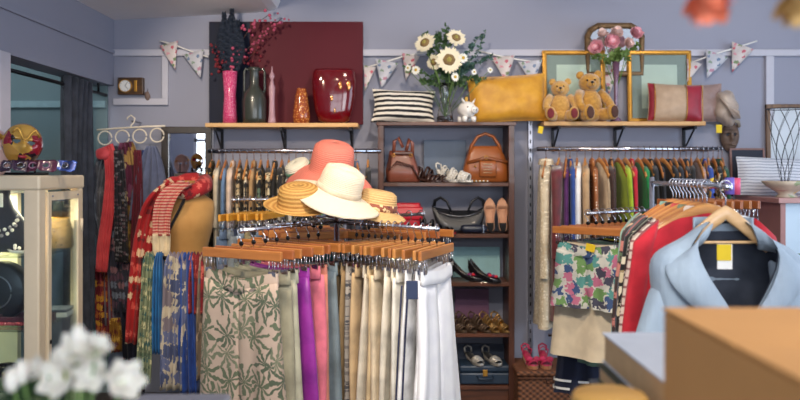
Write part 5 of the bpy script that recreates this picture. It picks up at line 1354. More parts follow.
# ------------------------------------------------------------------ shoes (local: toe at -y, heel at +y)
def sole_curve(heel):  # (s: 0 toe..1 heel) -> height of foot bed
    return lambda s: heel*(0 if s < .3 else ((s-.3)/.7)**1.6*1.0)
def pump(t, mat, heel=.08, L=.235, w=.038, inner=None, heel_mat=None, heelw=.010, toe=.05, deco=None, flat_heel=False):
    hz = sole_curve(heel); S = 20; n = 18; R = []; Ri = []
    for i in range(S+1):
        s = i/S; y = -L/2+L*s*(1-.04*heel/.08); hw = w*interp([(0,.12),(.06,.5),(.2,.88),(.35,1),(.6,.72),(.85,.70),(.96,.6),(1,.40)], s)
        up = interp([(0,.010),(.08,.020),(.32,.038),(.45,.030),(.6,.028),(.85,.045),(1,.055)], s); op = interp([(0,0),(.26,0),(.34,1),(1,1)], s)
        z0 = hz(s)+.003; row = []
        for c_, zc_, zo in ((-1,0,0),(-1.04,.35,.4),(-1,.7,.8),(-.94,.86,1),(-.86,.93,.95),(-.80,.96,.2),(-.4,1,.16),(0,1.02,.16),(.4,1,.16),(.80,.96,.2),(.86,.93,.95),(.94,.86,1),(1,.7,.8),(1.04,.35,.4),(1,0,0)):
            row.append(Vector((hw*c_, y, z0+up*lerp(zc_, zo, op))))
        R.append(row)
    MB().rings(R, False).build('upper', mat, t, sub=1)
    MB().rings([[Vector((r[0].x*0+w*.74*interp([(0,.1),(.1,.5),(.3,.95),(.6,.70),(1,.4)], i/S)*q, r[0].y, hz(i/S)+.0125)) for q in (-1,0,1)] for i, r in enumerate(R) if i > 6], False).build('insole', inner or mat, t, solid_=.002)
    MB().rings([[Vector((w*interp([(0,.2),(.1,.62),(.3,1),(.6,.7),(.9,.66),(1,.4)], i/S)*c_, R[i][0].y, hz(i/S)+zz)) for c_, zz in ((-1,.001),(-1,.005),(1,.005),(1,.001))] for i in range(S+1)], True, True, True).build('sole', heel_mat or M_blackmetal, t)
    if heel > .01:
        hw2 = heelw
        MB().rings([[Vector((k3*c_, L/2-.022+yy+k3*s_*1.1, z)) for c_, s_ in [(math.cos(2*PI*q/12), math.sin(2*PI*q/12)) for q in range(12)]] for k3, yy, z in ((hw2*.8,.004,0),(hw2*.8,.004,.01),(hw2,.0,heel*.5),(.018 if not flat_heel else hw2*1.2,-.004,heel*.85),(.022 if not flat_heel else hw2*1.3,-.004,heel+.003))], True, True, True).build('heel', heel_mat or mat, t)
    return t
def sandal(t, mat, heel=.05, L=.235, w=.038, straps=((.12,.03),(.26,.034),(.62,.05)), solem=None, block=True, footm=None, plat=.012):
    hz = sole_curve(heel); S = 18
    R = []
    for i in range(S+1):
        s = i/S; y = -L/2+L*s; hw = w*interp([(0,.35),(.08,.75),(.25,1),(.55,.72),(.85,.72),(1,.42)], s); z = hz(s)
        R.append([Vector((hw*c_, y, z+zz)) for c_, zz in ((-1,0),(-1,plat),(1,plat),(1,0))])
    MB().rings(R, True, True, True, False).build('sole', solem or mat, t, bevel=.002)
    MB().rings([[Vector((r[1].x*.9*q, r[1].y*.97, r[1].z+.0015)) for q in (-1,0,1)] for r in R], False).build('footbed', footm or mat, t, solid_=.001)
    for s, h in straps:
        y = -L/2+L*s; hw = w*interp([(0,.35),(.08,.75),(.25,1),(.55,.72),(.85,.72),(1,.42)], s); z = hz(s)+plat
        MB().tube([(hw*math.cos(a), y+.012*(1-math.sin(a)), z-.004+h*math.sin(a)) for a in [PI*q/12 for q in range(13)]], .0045, 8, flat=2.2, ref=(0,1,0)).build('strap', mat, t)
    if heel > .02:
        if block: MB().rings([[Vector((k3*c_, L/2-.026+k3*s_, z)) for c_, s_ in [(math.cos(2*PI*q/12+.4), math.sin(2*PI*q/12+.4)) for q in range(12)]] for k3, z in ((.016,0),(.018,heel*.5),(.023,heel+.002))], True, True, True).build('heel', solem or mat, t)
        MB().tube([(-.022,L/2-.012,heel+plat),(-.024,L/2-.006,heel+plat+.03),(0,L/2+.004,heel+plat+.042),(.024,L/2-.006,heel+plat+.03),(.022,L/2-.012,heel+plat)], .004, 6, flat=1.6).build('heel_strap', mat, t)
    return t
def shoe_at(name, label, loc, rz, rx=0): 
    t = thing(name, label, 'shoe', loc, rot=(rx,0,rz)); return t
ltb = leather('dark chocolate leather', (58,34,28), .4)
for a, (px, rz) in enumerate(((425,1.1),(434,.9))):
    sandal(shoe_at('strappy_sandal', 'dark brown strappy sandal '+('touching the reddish-brown bag' if a == 0 else 'beside the white lace shoe')+', top compartment', sh(px,0,4.97+.05*a), rz), ltb, .045, straps=((.1,.03),(.2,.035),(.32,.04),(.6,.06),(.7,.07)))
mwl = print_mat('white cutwork', (232,228,220), [(190,184,172)], 90, .4, 2)
for a, (px, rz) in enumerate(((449,.75),(458,1.0))):
    sandal(shoe_at('cutwork_shoe', ('upright' if a == 0 else 'lower right')+' white cutwork shoe in the top compartment', sh(px,0,4.98-.05*a), rz), mwl, .07 if a == 0 else .03, L=.2, straps=((.12,.045),(.2,.05),(.28,.055),(.36,.06),(.6,.06),(.68,.07)), footm=M_white)
t = thing('shoe_chain', 'beaded ankle strap lying right of the white shoes', 'strap', sh(478,0,4.93))
for q in range(11): MB().ell((-.06+.012*q,.006*math.sin(q),.007), .006, 8, 6).build('bead', (M_white, M_gold)[q%2], t)
# black shoe with red lining and studs, glasses case, nude flats
mblp = leather('black patent', (22,20,24), .2)
for a, (px, rz) in enumerate(((426,.9),(438,1.15))):
    sandal(shoe_at('buckled_sandal', ('left' if a == 0 else 'right')+' black studded sandal with a red sole beside the crimson bag', sh(px,1,4.97-.05*a), rz), mblp, .05, straps=((.12,.03),(.25,.036),(.45,.045),(.66,.06)), solem=solid('red sole', (150,24,36), .3))
t = thing('glasses_case', 'blue-black rounded glasses case lying before the black bag', 'case', (XX(474,4.93),4.93,SHZ[1]))
mgc = leather('midnight leather', (26,32,50), .35)
MB().rings([[Vector((x, .026*r_*math.cos(a), .028+.027*r_*math.sin(a))) for a in [2*PI*q/16 for q in range(16)]] for x, r_ in ((-.085,.3),(-.08,.75),(-.06,1),(.06,1),(.08,.75),(.085,.3))], True, True, True).build('case_body', mgc, t)
MB().box((.055,0,.028), (.012,.056,.057)).build('metal_band', M_chrome, t, bevel=.004)
mnude = C('nude suede', (206,158,128), (188,138,108))
for a, px in enumerate((489.5,502)):
    # flats stood on their heels against the wall side: toe up
    t = thing('ballet_flat', ('left' if a == 0 else 'right')+' nude flat with black heel, propped toe-up in the second compartment', 'shoe', (XX(px,4.99),4.99,SHZ[1]+.115), rot=(-1.45,0,PI))
    pump(t, mnude, .004, L=.215, w=.038, inner=mnude, heel_mat=M_black)
    MB().rings([[Vector((.03*c_, .085+yy, .004+.03*s_+.012)) for c_, s_ in [(math.cos(2*PI*q/14), math.sin(2*PI*q/14)) for q in range(14)]] for yy in (-.03,.024)], True, False, True).build('heel_cap', M_black, t)
# black heels with flowers
mfl = print_mat('black with bright flowers', (26,22,28), [(196,30,50),(220,190,60),(120,40,110)], 60, .5, 3, cover=1)
for a, (px, rz) in enumerate(((466,1.15),(484,1.0))):
    t = shoe_at('high_heel_shoe', ('left' if a == 0 else 'right')+' black high-heeled shoe with a coloured flower on the toe', sh(px,2,4.98-.03*a), rz)
    pump(t, mblp, .085, inner=solid('yellow lining', (196,170,90), .6), heel_mat=mblp, heelw=.007)
    for q in range(4): MB().ell((rnd.uniform(-.018,.018),-.085+.018*q,.034+.003*q), (.016,.013,.010), 10, 6, noisy=.4, nsc=60).build('fabric_flower', (solid('flower red', (200,26,48), .6), solid('flower plum', (110,34,90), .6))[q%2], t)
# metallic sandals
mgm = solid('gold leather', (186,150,96), .3, .8, var=.2); mbz = solid('bronze leather', (112,92,76), .35, .7, var=.2)
for a, (px, rz, mm, w_) in enumerate(((456,.6,mbz,'bronze strappy sandal at the far left of the fourth compartment'),(467,.5,mbz,'bronze strappy sandal second from the left, fourth compartment'),(480,.55,mbz,'bronze sandal touching the gold pair'),(490,.4,mgm,'gold sandal on the left of the gold pair'),(501,.35,mgm,'gold sandal at the right end of the fourth compartment'))):
    sandal(shoe_at('metallic_sandal', w_, sh(px,3,4.99), rz), mm, .05, L=.20, w=.030, straps=((.12,.03),(.22,.036),(.32,.04),(.5,.055),(.62,.06),(.72,.065)))
# suitcase with silver clogs on it
t = thing('vanity_case', 'dark blue vanity case under the silver shoes', 'case', (XX(484,4.99),5.0,SHZ[4]))
cw, ch = pxw(50,4.99), pxw(19,4.99); mbc = leather('dark blue case', (34,52,72), .45)
MB().b2((-cw/2,-.08,0),(cw/2,.11,ch*.62)).build('case_body', mbc, t, bevel=.012)
MB().b2((-cw/2-.002,-.082,ch*.64),(cw/2+.002,.112,ch)).build('lid', mbc, t, bevel=.012)
MB().box((.0,-.085,ch*.62), (.03,.008,.04)).build('lock', M_gold, t, bevel=.002)
MB().tube([(-.05,-.085,ch*.45),(-.04,-.105,ch*.35),(.04,-.105,ch*.35),(.05,-.085,ch*.45)], .006, 8).build('handle', mbc, t)
msil = solid('silver leather', (206,200,190), .3, .6, var=.1)
for a, px in enumerate((475,493)):
    sandal(shoe_at('silver_clog', ('left' if a == 0 else 'right')+' silver slip-on shoe on top of the vanity case', (XX(px,4.96),5.0,SHZ[4]+ch), .35), msil, .03, L=.21, w=.036, straps=((.10,.022),(.18,.028),(.26,.033),(.34,.036)), footm=M_black, plat=.016)
# coloured display cards standing in the compartments
for lab, px0, px1, i, py, c_ in (('pale blue display card behind the black heels', 451, 500, 2, 247, (150,196,204)), ('dusky purple display card behind the bronze sandals', 455, 489, 3, 289, (110,74,104)), ('slate blue display card between the two leather bags', 424, 466, 0, 140, (92,108,130)), ('dark slate card behind the vanity case', 458, 508, 4, 344, (56,66,86))):
    Y = 5.13; a, b = XX(px0,Y), XX(px1,Y); h = ZZ(py,Y)-SHZ[i]
    t = thing('display_card', lab, 'card', ((a+b)/2,Y,SHZ[i]), rot=(-.05,0,0))
    MB().b2((-(b-a)/2,-.002,0),((b-a)/2,.002,h)).build('board', solid('card '+str(c_), c_, .6, var=.04), t, bevel=.001)
    MB().b2((-.02,.002,0),(.02,.03,.004)).build('foot_flap', solid('card '+str(c_), c_), t)

# ------------------------------------------------------------------ wicker basket with pink shoes
KY = 4.72; kx0, kx1 = XX(518,KY), XX(581,KY); kz = ZZ(371,KY)
t = thing('wicker_basket', 'brown wicker hamper with a lid right of the bookcase', 'basket', ((kx0+kx1)/2,KY,0)); W = (kx1-kx0)/2
mw = wicker('brown wicker', (58,34,24), (140,88,56), 150, 190)
MB().b2((-W,0,0),(W,.34,kz-.035)).build('basket_body', mw, t, bevel=.015)
MB().b2((-W-.008,-.008,kz-.033),(W+.008,.348,kz)).build('lid', mw, t, bevel=.012)
MB().tube([(-W,-.006,kz-.045),(W,-.006,kz-.045)], .007, 8).build('rim', wicker('dark wicker', (48,28,20), (110,66,42), 200, 100), t)
MB().tube([(-.02,-.01,kz-.03),(-.02,-.02,kz-.07),(.02,-.02,kz-.07),(.02,-.01,kz-.03)], .004, 6).build('clasp', M_walnut, t)
mpk = C('hot pink fabric', (196,30,84), (160,20,64), .6)
for a, (px, rz) in enumerate(((530,.12),(545,-.05))):
    t = shoe_at('wedge_sandal', ('left' if a == 0 else 'right')+' hot pink wedge sandal with a bow on the wicker hamper', (XX(px,4.85),4.86,kz), rz)
    sandal(t, mpk, .05, L=.22, w=.036, straps=((.12,.034),(.24,.04)), solem=C('cork rope', (178,120,80), (150,94,60)), footm=mpk, plat=.02)
    for s in (-1, 1): MB().ell((s*.022,-.07,.055), (.024,.012,.018), 12, 8, noisy=.2, nsc=50).build('bow_loop', mpk, t)
    MB().tube([(-.024,.07,.05),(-.03,.06,.085),(0,.085,.10),(.03,.06,.085),(.024,.07,.05)], .004, 6).build('ankle_strap', mpk, t)
# ------------------------------------------------------------------ counter at the right with its things
CZ = 1.315; CX = 2.26; CY0 = 4.62
t = thing('display_counter', 'high counter with a dusky pink end panel and pale blue front at the right', 'counter', (CX,CY0,0))
MB().b2((.03,.02,0),(1.2,.56,CZ-.03)).build('body', solid('pale blue panel', (196,216,232), .5, var=.02, scale=2), t)
MB().b2((0,0,0),(.03,.57,CZ-.03)).build('end_panel', solid('dusky pink panel', (168,122,118), .5, var=.05), t, label='dusky pink end panel')
MB().b2((-.02,-.02,CZ-.03),(1.22,.575,CZ)).build('worktop', solid('pink worktop', (184,140,136), .35, var=.08, scale=6), t, bevel=.003)
t = thing('chalkboard', 'small blank framed chalkboard standing left on the counter', 'chalkboard', (XX(743,5.12)+.04,5.13,CZ), rot=(-.08,0,0))
w, h = .115, ZZ(148,5.12)-CZ
for lo, hi in (((-w,-.008,0),(-w+.012,.008,h)), ((w-.012,-.008,0),(w,.008,h)), ((-w,-.0081,h-.012),(w,.0081,h)), ((-w,-.0081,0),(w,.0081,.012))): MB().b2(lo, hi).build('frame_side', wood('rose wood frame', (150,110,100), (120,84,76), .5), t)
MB().b2((-w+.01,-.004,.01),(w-.01,.004,h-.01)).build('board', solid('slate board', (44,48,62), .8, var=.06), t)
pillow('cushion', 'wide pale knitted cushion with rippled ribs on the counter', (XX(790,4.98),5.0,CZ), pxw(104,4.98), pxw(38,4.98), .12, stripes('grey white ripple knit', ((214,216,222),(150,156,172)), .020, 'z', .30, wob=.016), rot=(-.10,.03,0), seed=6, wr=.012, pinch=.04)
t = thing('picture_frame', 'tall brown-framed pale picture standing behind the knitted cushion', 'picture frame', (XX(806,5.16),5.165,CZ), rot=(-.03,0,0))
w, h = pxw(39,5.16), ZZ(104,5.16)-CZ; mfb = wood('aged brown frame', (140,104,72), (84,60,44), .5, 'z')
for lo, hi in (((-w,-.012,0),(-w+.028,.012,h)), ((w-.028,-.012,0),(w,.012,h)), ((-w,-.0121,h-.028),(w,.0121,h)), ((-w,-.0121,0),(w,.0121,.028))): MB().b2(lo, hi).build('frame_side', mfb, t, bevel=.004)
MB().b2((-w+.02,-.004,.02),(w-.02,.006,h-.02)).build('picture', solid('pale picture paper', (206,212,218), .5, var=.08, scale=10), t)
bY = 4.76; bx = XX(786.5,bY)
t = thing('footed_bowl', 'wide shallow cream bowl painted with flowers at the counter edge', 'bowl', (bx,bY,CZ))
m_bowl = print_mat('cream painted ceramic', (226,208,186), [(196,130,130),(150,160,120),(210,170,90)], 22, .4, 3, rough=.3, cover=.6)
MB().lathe([(.001,0),(.062,0),(.064,.006),(.044,.022),(.07,.040),(.115,.068),(.146,.100),(.142,.100),(.11,.073),(.06,.045),(.001,.038)], 40).build('bowl_body', m_bowl, t)
t = thing('wire_sculpture', 'black wire mesh cone standing in the painted bowl', 'sculpture', (bx-.01,bY,CZ+.044))
m = MB(); Hc = ZZ(108,bY)-CZ-.05; nn = 8
def cone(a, g): r = .006+.105*g**.85; return Vector((r*math.cos(a), r*math.sin(a)*.8, Hc*g))
for k2 in range(nn):
    for s in (-1, 1): m.tube([cone(2*PI*k2/nn+s*g/14*2.2, g/14) for g in range(15)], .0016, 5)
m.build('wire_mesh', M_blackmetal, t)
MB().tube([cone(a, 1) for a in [2*PI*q/24 for q in range(24)]], .003, 5, closed=True).build('rim', M_blackmetal, t)
MB().ell((0,0,.004), (.03,.03,.004), 14, 6).build('foot', M_blackmetal, t)
m = MB()
t = thing('house_plant', 'slender green plant in front of the pale blue counter at the right edge', 'plant', (2.26,4.3,0))
MB().lathe([(.001,0),(.10,0),(.13,.25),(.14,.26),(.12,.26),(.11,.22),(.001,.22)], 24).build('pot', M_card, t)
MB().tube([(0,0,.2),(.01,0,.6),(-.01,0,.95)], .006, 6).build('stem', m_stem, t)
m = MB()
for q in range(22):
    a = q*2.4; z0 = .45+.028*q; d = Vector((math.cos(a), math.sin(a), .5)); s = Vector((-math.sin(a), math.cos(a), 0))
    c = Vector((0,0,z0)); L = .15-.002*q; m.add([c, c+d*L*.5+s*.022, c+d*L+Vector((0,0,-.03)), c+d*L*.5-s*.022], [(0,1,2,3)])
m.build('leaves', solid('fresh leaf', (96,120,60)), t, solid_=.001)['kind'] = 'stuff'

# ------------------------------------------------------------------ glazed display cabinet at the left
cx1 = -1.262; cy0, cy1 = 2.72, 3.10; cz = ZZ(175.5, cy0); 
cx0 = -1.90
mcb = solid('cream lacquer', (216,200,172), .4, var=.03); mci = solid('cabinet back cream', (206,196,170), .5, var=.04)
t = thing('display_cabinet', 'cream-framed glass display cabinet lit from inside at the left edge', 'display cabinet', (cx1,cy0,0))
w, d = cx1-cx0, cy1-cy0
for lo, hi in (((-.055,0,.0),(0,.055,cz-.05)), ((-.04,d-.032,0),(0,d,cz-.05)), ((-w,0,0),(-w+.04,.04,cz-.05)), ((-w,d-.04,0),(-w+.04,d,cz-.05))): MB().b2(lo, hi).build('corner_post', mcb, t, bevel=.006)
MB().b2((-w-.004,-.004,cz-.052),(.004,d+.004,cz)).build('top_panel', mcb, t, bevel=.008)
MB().b2((-w,0,0),(0,d,.12)).build('plinth', mcb, t, bevel=.004)
dd = MB().b2((-.012,.062,.14),(.006,.085,cz-.06)).b2((-.012,d-.062,.14),(.006,d-.036,cz-.06)).b2((-.012,.085,cz-.09),(.006,d-.062,cz-.06)).b2((-.012,.085,.14),(.006,d-.062,.17)).build('door', mcb, t, label='glazed side door')
MB().b2((-.005,.085,.17),(-.001,d-.062,cz-.09)).build('door_pane', M_pane, dd)
for z in (.35, cz-.22): MB().tube([(.008,d-.036,z),(.008,d-.036,z+.05)], .006, 8).build('hinge', mcb, dd)
MB().ell((.008,.074,.86), (.004,.006,.008), 10, 6).build('lock', M_blackmetal, dd)
for z in (cz-.075,): 
    for y in (.09, d-.07): MB().ell((.008,y,z), .004, 8, 5).build('screw', M_steel, dd)
MB().b2((-w+.04,.008,.12),(-.055,.012,cz-.052)).build('front_pane', M_pane, t)
MB().b2((-w+.04,d-.012,.12),(-.04,d-.008,cz-.052)).build('back_pane', M_pane, t)
MB().b2((-w+.06,d-.035,.12),(-w+.36,d-.02,cz-.052)).build('pegged_back', mci, t)
MB().b2((-w+.36,d-.05,.12),(-w+.40,d-.02,cz-.052)).build('shelf_rail', mci, t)
CSZ = [ZZ(253,cy0+.1), ZZ(325,cy0+.1), ZZ(384,cy0+.1)]
for z in CSZ: MB().b2((-w+.045,.02,z-.010),(-.02,d-.055,z-.002)).build('glass_shelf', pane('shelf glass', (240,246,240), .5), t)
MB().b2((-w+.045,d*.5-.012,cz-.066),(-.06,d*.5+.012,cz-.053)).build('light_strip', (lambda m: m)(None) or solid('lamp housing', (240,236,220)), t)
l = bpy.data.lights.new('cabinet_light', 'AREA'); l.shape = 'RECTANGLE'; l.size = .40; l.size_y = .02; l.energy = 9; l.color = (1,.82,.55)
lo_ = bpy.data.objects.new('cabinet_light', l); COL.objects.link(lo_); lo_.location = (cx1-w/2,cy0+d/2,cz-.07)
# contents
def cab(px, i, Y=2.85): return (XX(px,Y), Y, CSZ[i])
msn = spots('snakeskin', (150,120,76), (80,58,34), 60, .36)
t = thing('snakeskin_purse', 'small snakeskin purse on the top glass shelf by the side door', 'handbag', (-1.336,3.015,CSZ[0]), rot=(0,0,.1))
bag_body(MB(), .13,.115,.06, ((0,.94,.8),(.05,1,1),(.6,.95,.8),(.95,.85,.35),(1,.84,.3))).build('purse_body', msn, t)
MB().tube([(-.052,0,.115),(.052,0,.115)], .005, 8).build('clasp_bar', M_gold, t); MB().box((-.04,-.034,.08), (.035,.003,.05)).build('price_ticket', M_card, t)
t = thing('necklace_bust', 'dark navy velvet necklace bust with a pearl string in the cabinet', 'display bust', (XX(3,2.88),2.88,CSZ[0]))
mnv = C('navy velvet', (26,30,48), sheen=.5)
MB().rings([[Vector((w_*math.cos(a), d_*math.sin(a), z)) for a in [2*PI*q/24 for q in range(24)]] for z, w_, d_ in ((0,.10,.035),(.05,.105,.038),(.11,.085,.032),(.16,.045,.025),(.20,.028,.02),(.225,.026,.02))], True, True, True).build('bust', mnv, t)
for q in range(22): 
    a = PI+PI*q/21; MB().ell((.075*math.cos(a), -.042, .13+.06*math.sin(a)+.01*math.sin(q*3)), .007, 8, 6).build('pearl', (M_white, solid('grey pearl', (150,146,150), .2))[q%3 == 0], t)
MB().box((.0,-.03,.19), (.03,.002,.05)).build('price_ticket', M_card, t)
t = thing('brooch_dish', 'string of pale beads coiled in a white dish on the top glass shelf', 'dish', (XX(26,2.85),2.85,CSZ[0]))
MB().lathe([(.001,0),(.05,0),(.062,.012),(.058,.012),(.045,.004),(.001,.004)], 24).build('dish_body', M_white, t)
for q in range(12): MB().ell((.036*math.cos(q*.9),.036*math.sin(q*.9),.012+.0012*q), .007, 8, 6).build('bead', M_white, t)
t = thing('round_bag', 'round black bag standing on the middle glass shelf at the left', 'handbag', (XX(0,2.9),2.90,CSZ[1]))
MB().rings([[Vector((.11*f*math.cos(a), y, .112+.11*f*math.sin(a))) for a in [2*PI*q/32 for q in range(32)]] for y, f in ((-.035,.0),(-.035,.9),(-.028,1),(.028,1),(.035,.9),(.035,0))], True).build('bag_body', leather('black leather', (24,26,32)), t)
MB().tube(arc((0,-.036,.112), .06, 0, 2*PI*.98, 30), .003, 6).build('ring_trim', M_steel, t)
t = thing('jewel_tray', 'open dark red lined tray of pink jewellery on the middle shelf', 'tray', (XX(22,2.84),2.86,CSZ[1]))
MB().b2((-.09,-.05,0),(.09,.06,.012)).b2((-.09,-.05,.012),(.09,-.044,.03)).b2((-.09,.054,.012),(.09,.06,.03)).b2((-.09,-.05,.012),(-.084,.06,.03)).b2((.084,-.05,.012),(.09,.06,.03)).build('tray_body', C('wine velvet', (96,26,44)), t)
for q in range(16): MB().ell((-.07+.0095*q,-.056+.004*math.sin(q*2),.007), .0065, 8, 5).build('bead', solid('pink bead', (206,80,90), .2), t)
t = thing('book', 'grey and white boxed set lying on the middle glass shelf by the door', 'box', (-1.345,3.01,CSZ[1]), rot=(0,0,.1))
MB().b2((-.07,-.05,0),(.07,.05,.018)).build('box_body', M_card, t, bevel=.002); MB().b2((-.07,-.05,.019),(.07,.05,.030)).build('lid', solid('grey lid', (84,90,104), .5), t, bevel=.002)
for j, (px, c_) in enumerate(((14,(170,140,80)),(26,(196,170,120)),(6,(60,50,50)))):
    t = thing('bangle_stack', ('gold', 'pale gold', 'dark')[j]+' bangles stacked on the lowest glass shelf', 'bangles', cab(px, 2, 2.84+.05*j))
    for q in range(4): MB().tube(arc((0,0,.006+.010*q), .036, 0, 2*PI*.98, 24, 'xy'), .005, 6).build('bangle', solid('bangle '+str(j), c_, .25, .7), t)
t = thing('cream_shoebox', 'low cream box on the floor of the cabinet', 'box', (-1.62,2.90,.123))
MB().b2((-.16,-.10,0),(.16,.10,.13)).build('box_body', mci, t, bevel=.003); MB().b2((-.164,-.104,.10),(.164,.104,.14)).build('lid', mcb, t, bevel=.003)

# masks lying on the cabinet
m_harl = patches('harlequin lacquer', [(150,24,44),(206,160,70),(40,22,30),(190,140,60),(120,20,40)], 14, .25, .2, .6)
m_mgold = solid('gold leaf', (196,150,70), .3, .75, var=.25, scale=30)
t = thing('carnival_mask', 'gold and crimson harlequin carnival mask propped on the cabinet', 'mask', P(22,145,2.86), rot=(.0,.15,.55), scale=1.0)
face_mesh(.135,.155,.06,nose=.03,brow=.012).build('face', m_harl, t, solid_=.004)
MB().tube([(-.045+.09*q/12,-.078-.0*q,.035+.02*math.sin(q*.8)) for q in range(13)], .004, 6).build('gold_braid', m_mgold, t)
MB().ell((0,-.082,-.045), (.016,.006,.006), 12, 6).build('lips', solid('crimson lips', (140,24,40), .3), t)
t = thing('carnival_mask', 'pale pink carnival mask cut by the left edge of the picture', 'mask', P(-9,153,2.90), rot=(0,-.1,.35))
face_mesh(.15,.19,.06).build('face', solid('pale mask', (226,190,182), .35, var=.06, coat=.4), t, solid_=.004)
MB().tube([(-.07,-.02,.03),(-.03,-.07,.07),(.03,-.07,.07),(.07,-.02,.03)], .010, 8).build('brow_braid', m_mgold, t)
MB().ell((0,-.082,-.05), (.018,.007,.007), 12, 6).build('lips', solid('crimson lips', (140,24,40)), t)
def eye_mask(label, loc, rot, mat, trim):
    t = thing('eye_mask', label, 'mask', loc, rot=rot, scale=.62)
    vs = []; fs = []; nu, nv = 28, 8
    for i in range(nu+1):
        for j in range(nv+1):
            u = 2*i/nu-1; v = 2*j/nv-1; hh = .036*(1-.35*abs(u)**2)+.012*math.exp(-((abs(u)-.8)/.2)**2)
            nb = math.exp(-(u/.14)**2); vs.append(Vector((u*.088, -.035*(1-u*u)-.020*nb, .042+v*hh*(1-.25*nb)+.014*abs(u)**2)))
    for i in range(nu):
        for j in range(nv):
            u = 2*(i+.5)/nu-1; v = 2*(j+.5)/nv-1
            if ((abs(u)-.42)/.20)**2+(v/.42)**2 < 1: continue
            fs.append((i*(nv+1)+j,(i+1)*(nv+1)+j,(i+1)*(nv+1)+j+1,i*(nv+1)+j+1))
    MB().add(vs, fs).build('mask_body', mat, t, solid_=.004)
    for s in (-1, 1): MB().tube([(s*.037+.020*math.cos(a), -.030-.006*0-.035*(1-(.42)**2)*.15, .045+.018*math.sin(a)) for a in [2*PI*q/18 for q in range(18)]], .003, 6, closed=True).build('eye_trim', trim, t)
    return t
ztop_ = cz+.002
eye_mask('plum glossy eye mask lying in front of the harlequin mask', (XX(36,2.77),2.80,ztop_), (-.45,0,.1), solid('plum lacquer', (78,22,52), .2, coat=.7, var=.15), solid('pale plum', (170,120,150), .3))
eye_mask('blue and silver eye mask at the right end of the cabinet top', (XX(53,2.80),2.86,ztop_), (-.5,0,-.25), patches('blue silver lacquer', [(36,60,130),(60,90,170),(200,206,214),(24,40,96)], 26, .25, .3, .5), M_chrome)
eye_mask('dark purple eye mask at the far left of the cabinet top', (XX(10,2.76),2.79,ztop_), (-.5,0,.1), solid('dark purple lacquer', (50,24,52), .2, coat=.7, var=.15), M_chrome)
t = thing('mask_stand', 'small black wire stand behind the carnival masks', 'stand', (XX(14,2.93),2.95,ztop_))
MB().tube([(-.10,0,.004),(.12,0,.004)], .005, 6).build('base', M_blackmetal, t)
for x in (-.08, .07): MB().tube([(x,0,.004),(x,-.01,.06),(x,-.045,.085)], .004, 6).build('prong', M_blackmetal, t)

# ------------------------------------------------------------------ foreground table with box, books and flowers
TZ = 1.0
t = thing('shop_table', 'grey foreground table mostly below the picture edge', 'table', (0,.95,0))
mtb = wood('grey table top', (150,150,156), (126,126,132), .5)
MB().b2((-1.0,-.6,TZ-.035),(1.0,.52,TZ)).build('table_top', mtb, t, bevel=.005)
for x in (-.93, .93):
    for y in (-.52, .44): MB().b2((x-.03,y-.03,0),(x+.03,y+.03,TZ-.035)).build('leg', mtb, t)
t = thing('cardboard_box', 'large tan cardboard box out of focus in the right foreground', 'box', (.34,.58,TZ))
mcard = solid('tan cardboard', (202,146,84), .7, var=.05, scale=5)
MB().b2((0,0,0),(.50,.425,.29)).build('box_body', mcard, t, bevel=.004)
MB().b2((-.001,.0,.291),(.501,.209,.295)).build('flap', mcard, t, bevel=.001); MB().b2((-.001,.213,.291),(.501,.426,.295)).build('flap', mcard, t, bevel=.001)
MB().b2((-.0018,.06,.07),(-.0002,.20,.235)).build('shipping_label', solid('pale label', (206,170,124), .6, var=.04), t, label='paler blank label on the side')
bks = [((.378,1.085),(.22,.37),.055,(196,200,208),'thick blue-grey covered book on top of the pile in the foreground'), ((.365,1.08),(.23,.36),.030,(70,74,60),'dark olive book second in the foreground pile'), ((.35,1.075),(.24,.37),.040,(100,104,112),'grey book third in the foreground pile'), ((.36,1.08),(.23,.36),.040,(150,120,80),'tan book at the bottom of the foreground pile')]
ztop2 = 1.17; zc = ztop2
for j, (xy, sz_, th, c_, lab) in enumerate(bks):
    if zc-th < TZ: th = zc-TZ
    t = thing('book', lab, 'book', (xy[0],xy[1],zc-th)); cm_ = solid('book cover '+str(j), c_, .7, var=.05)
    MB().b2((.004,.004,.003),(sz_[0]-.004,sz_[1]-.004,th-.003)).build('pages', solid('book pages', (206,170,124), .8, var=.06, scale=30), t)
    MB().b2((0,0,th-.003),(sz_[0],sz_[1],th)).build('front_cover', cm_, t); MB().b2((0,0,0),(sz_[0],sz_[1],.003)).build('back_cover', cm_, t)
    MB().b2((sz_[0]-.003,0,.003),(sz_[0],sz_[1],th-.003)).build('spine', cm_, t)
    zc -= th
t = thing('wooden_tub', 'round yellow wooden lid out of focus left of the books', 'tub', (XX(603,1.12)+.015,1.14,TZ)); mtub = wood('yellow wood', (222,172,92), (200,148,72), .5)
MB().lathe([(.001,0),(.050,0),(.052,.12),(.001,.12)], 36).build('tub_body', mtub, t); MB().lathe([(.001,.12),(.055,.12),(.055,.140),(.050,.146),(.001,.146)], 36).build('lid', mtub, t)
t = thing('storage_tin', 'flat grey tin at the bottom edge left of the trousers', 'tin', (XX(180,1.38),1.38,TZ)); hb = ZZ(393.5,1.44)-TZ
MB().b2((-.085,-.06,0),(.075,.06,hb*.6)).build('tin_body', solid('grey tin', (150,152,162), .35, .3), t, bevel=.004); MB().b2((-.087,-.062,hb*.6),(.077,.062,hb)).build('lid', solid('grey tin', (150,152,162)), t, bevel=.005)
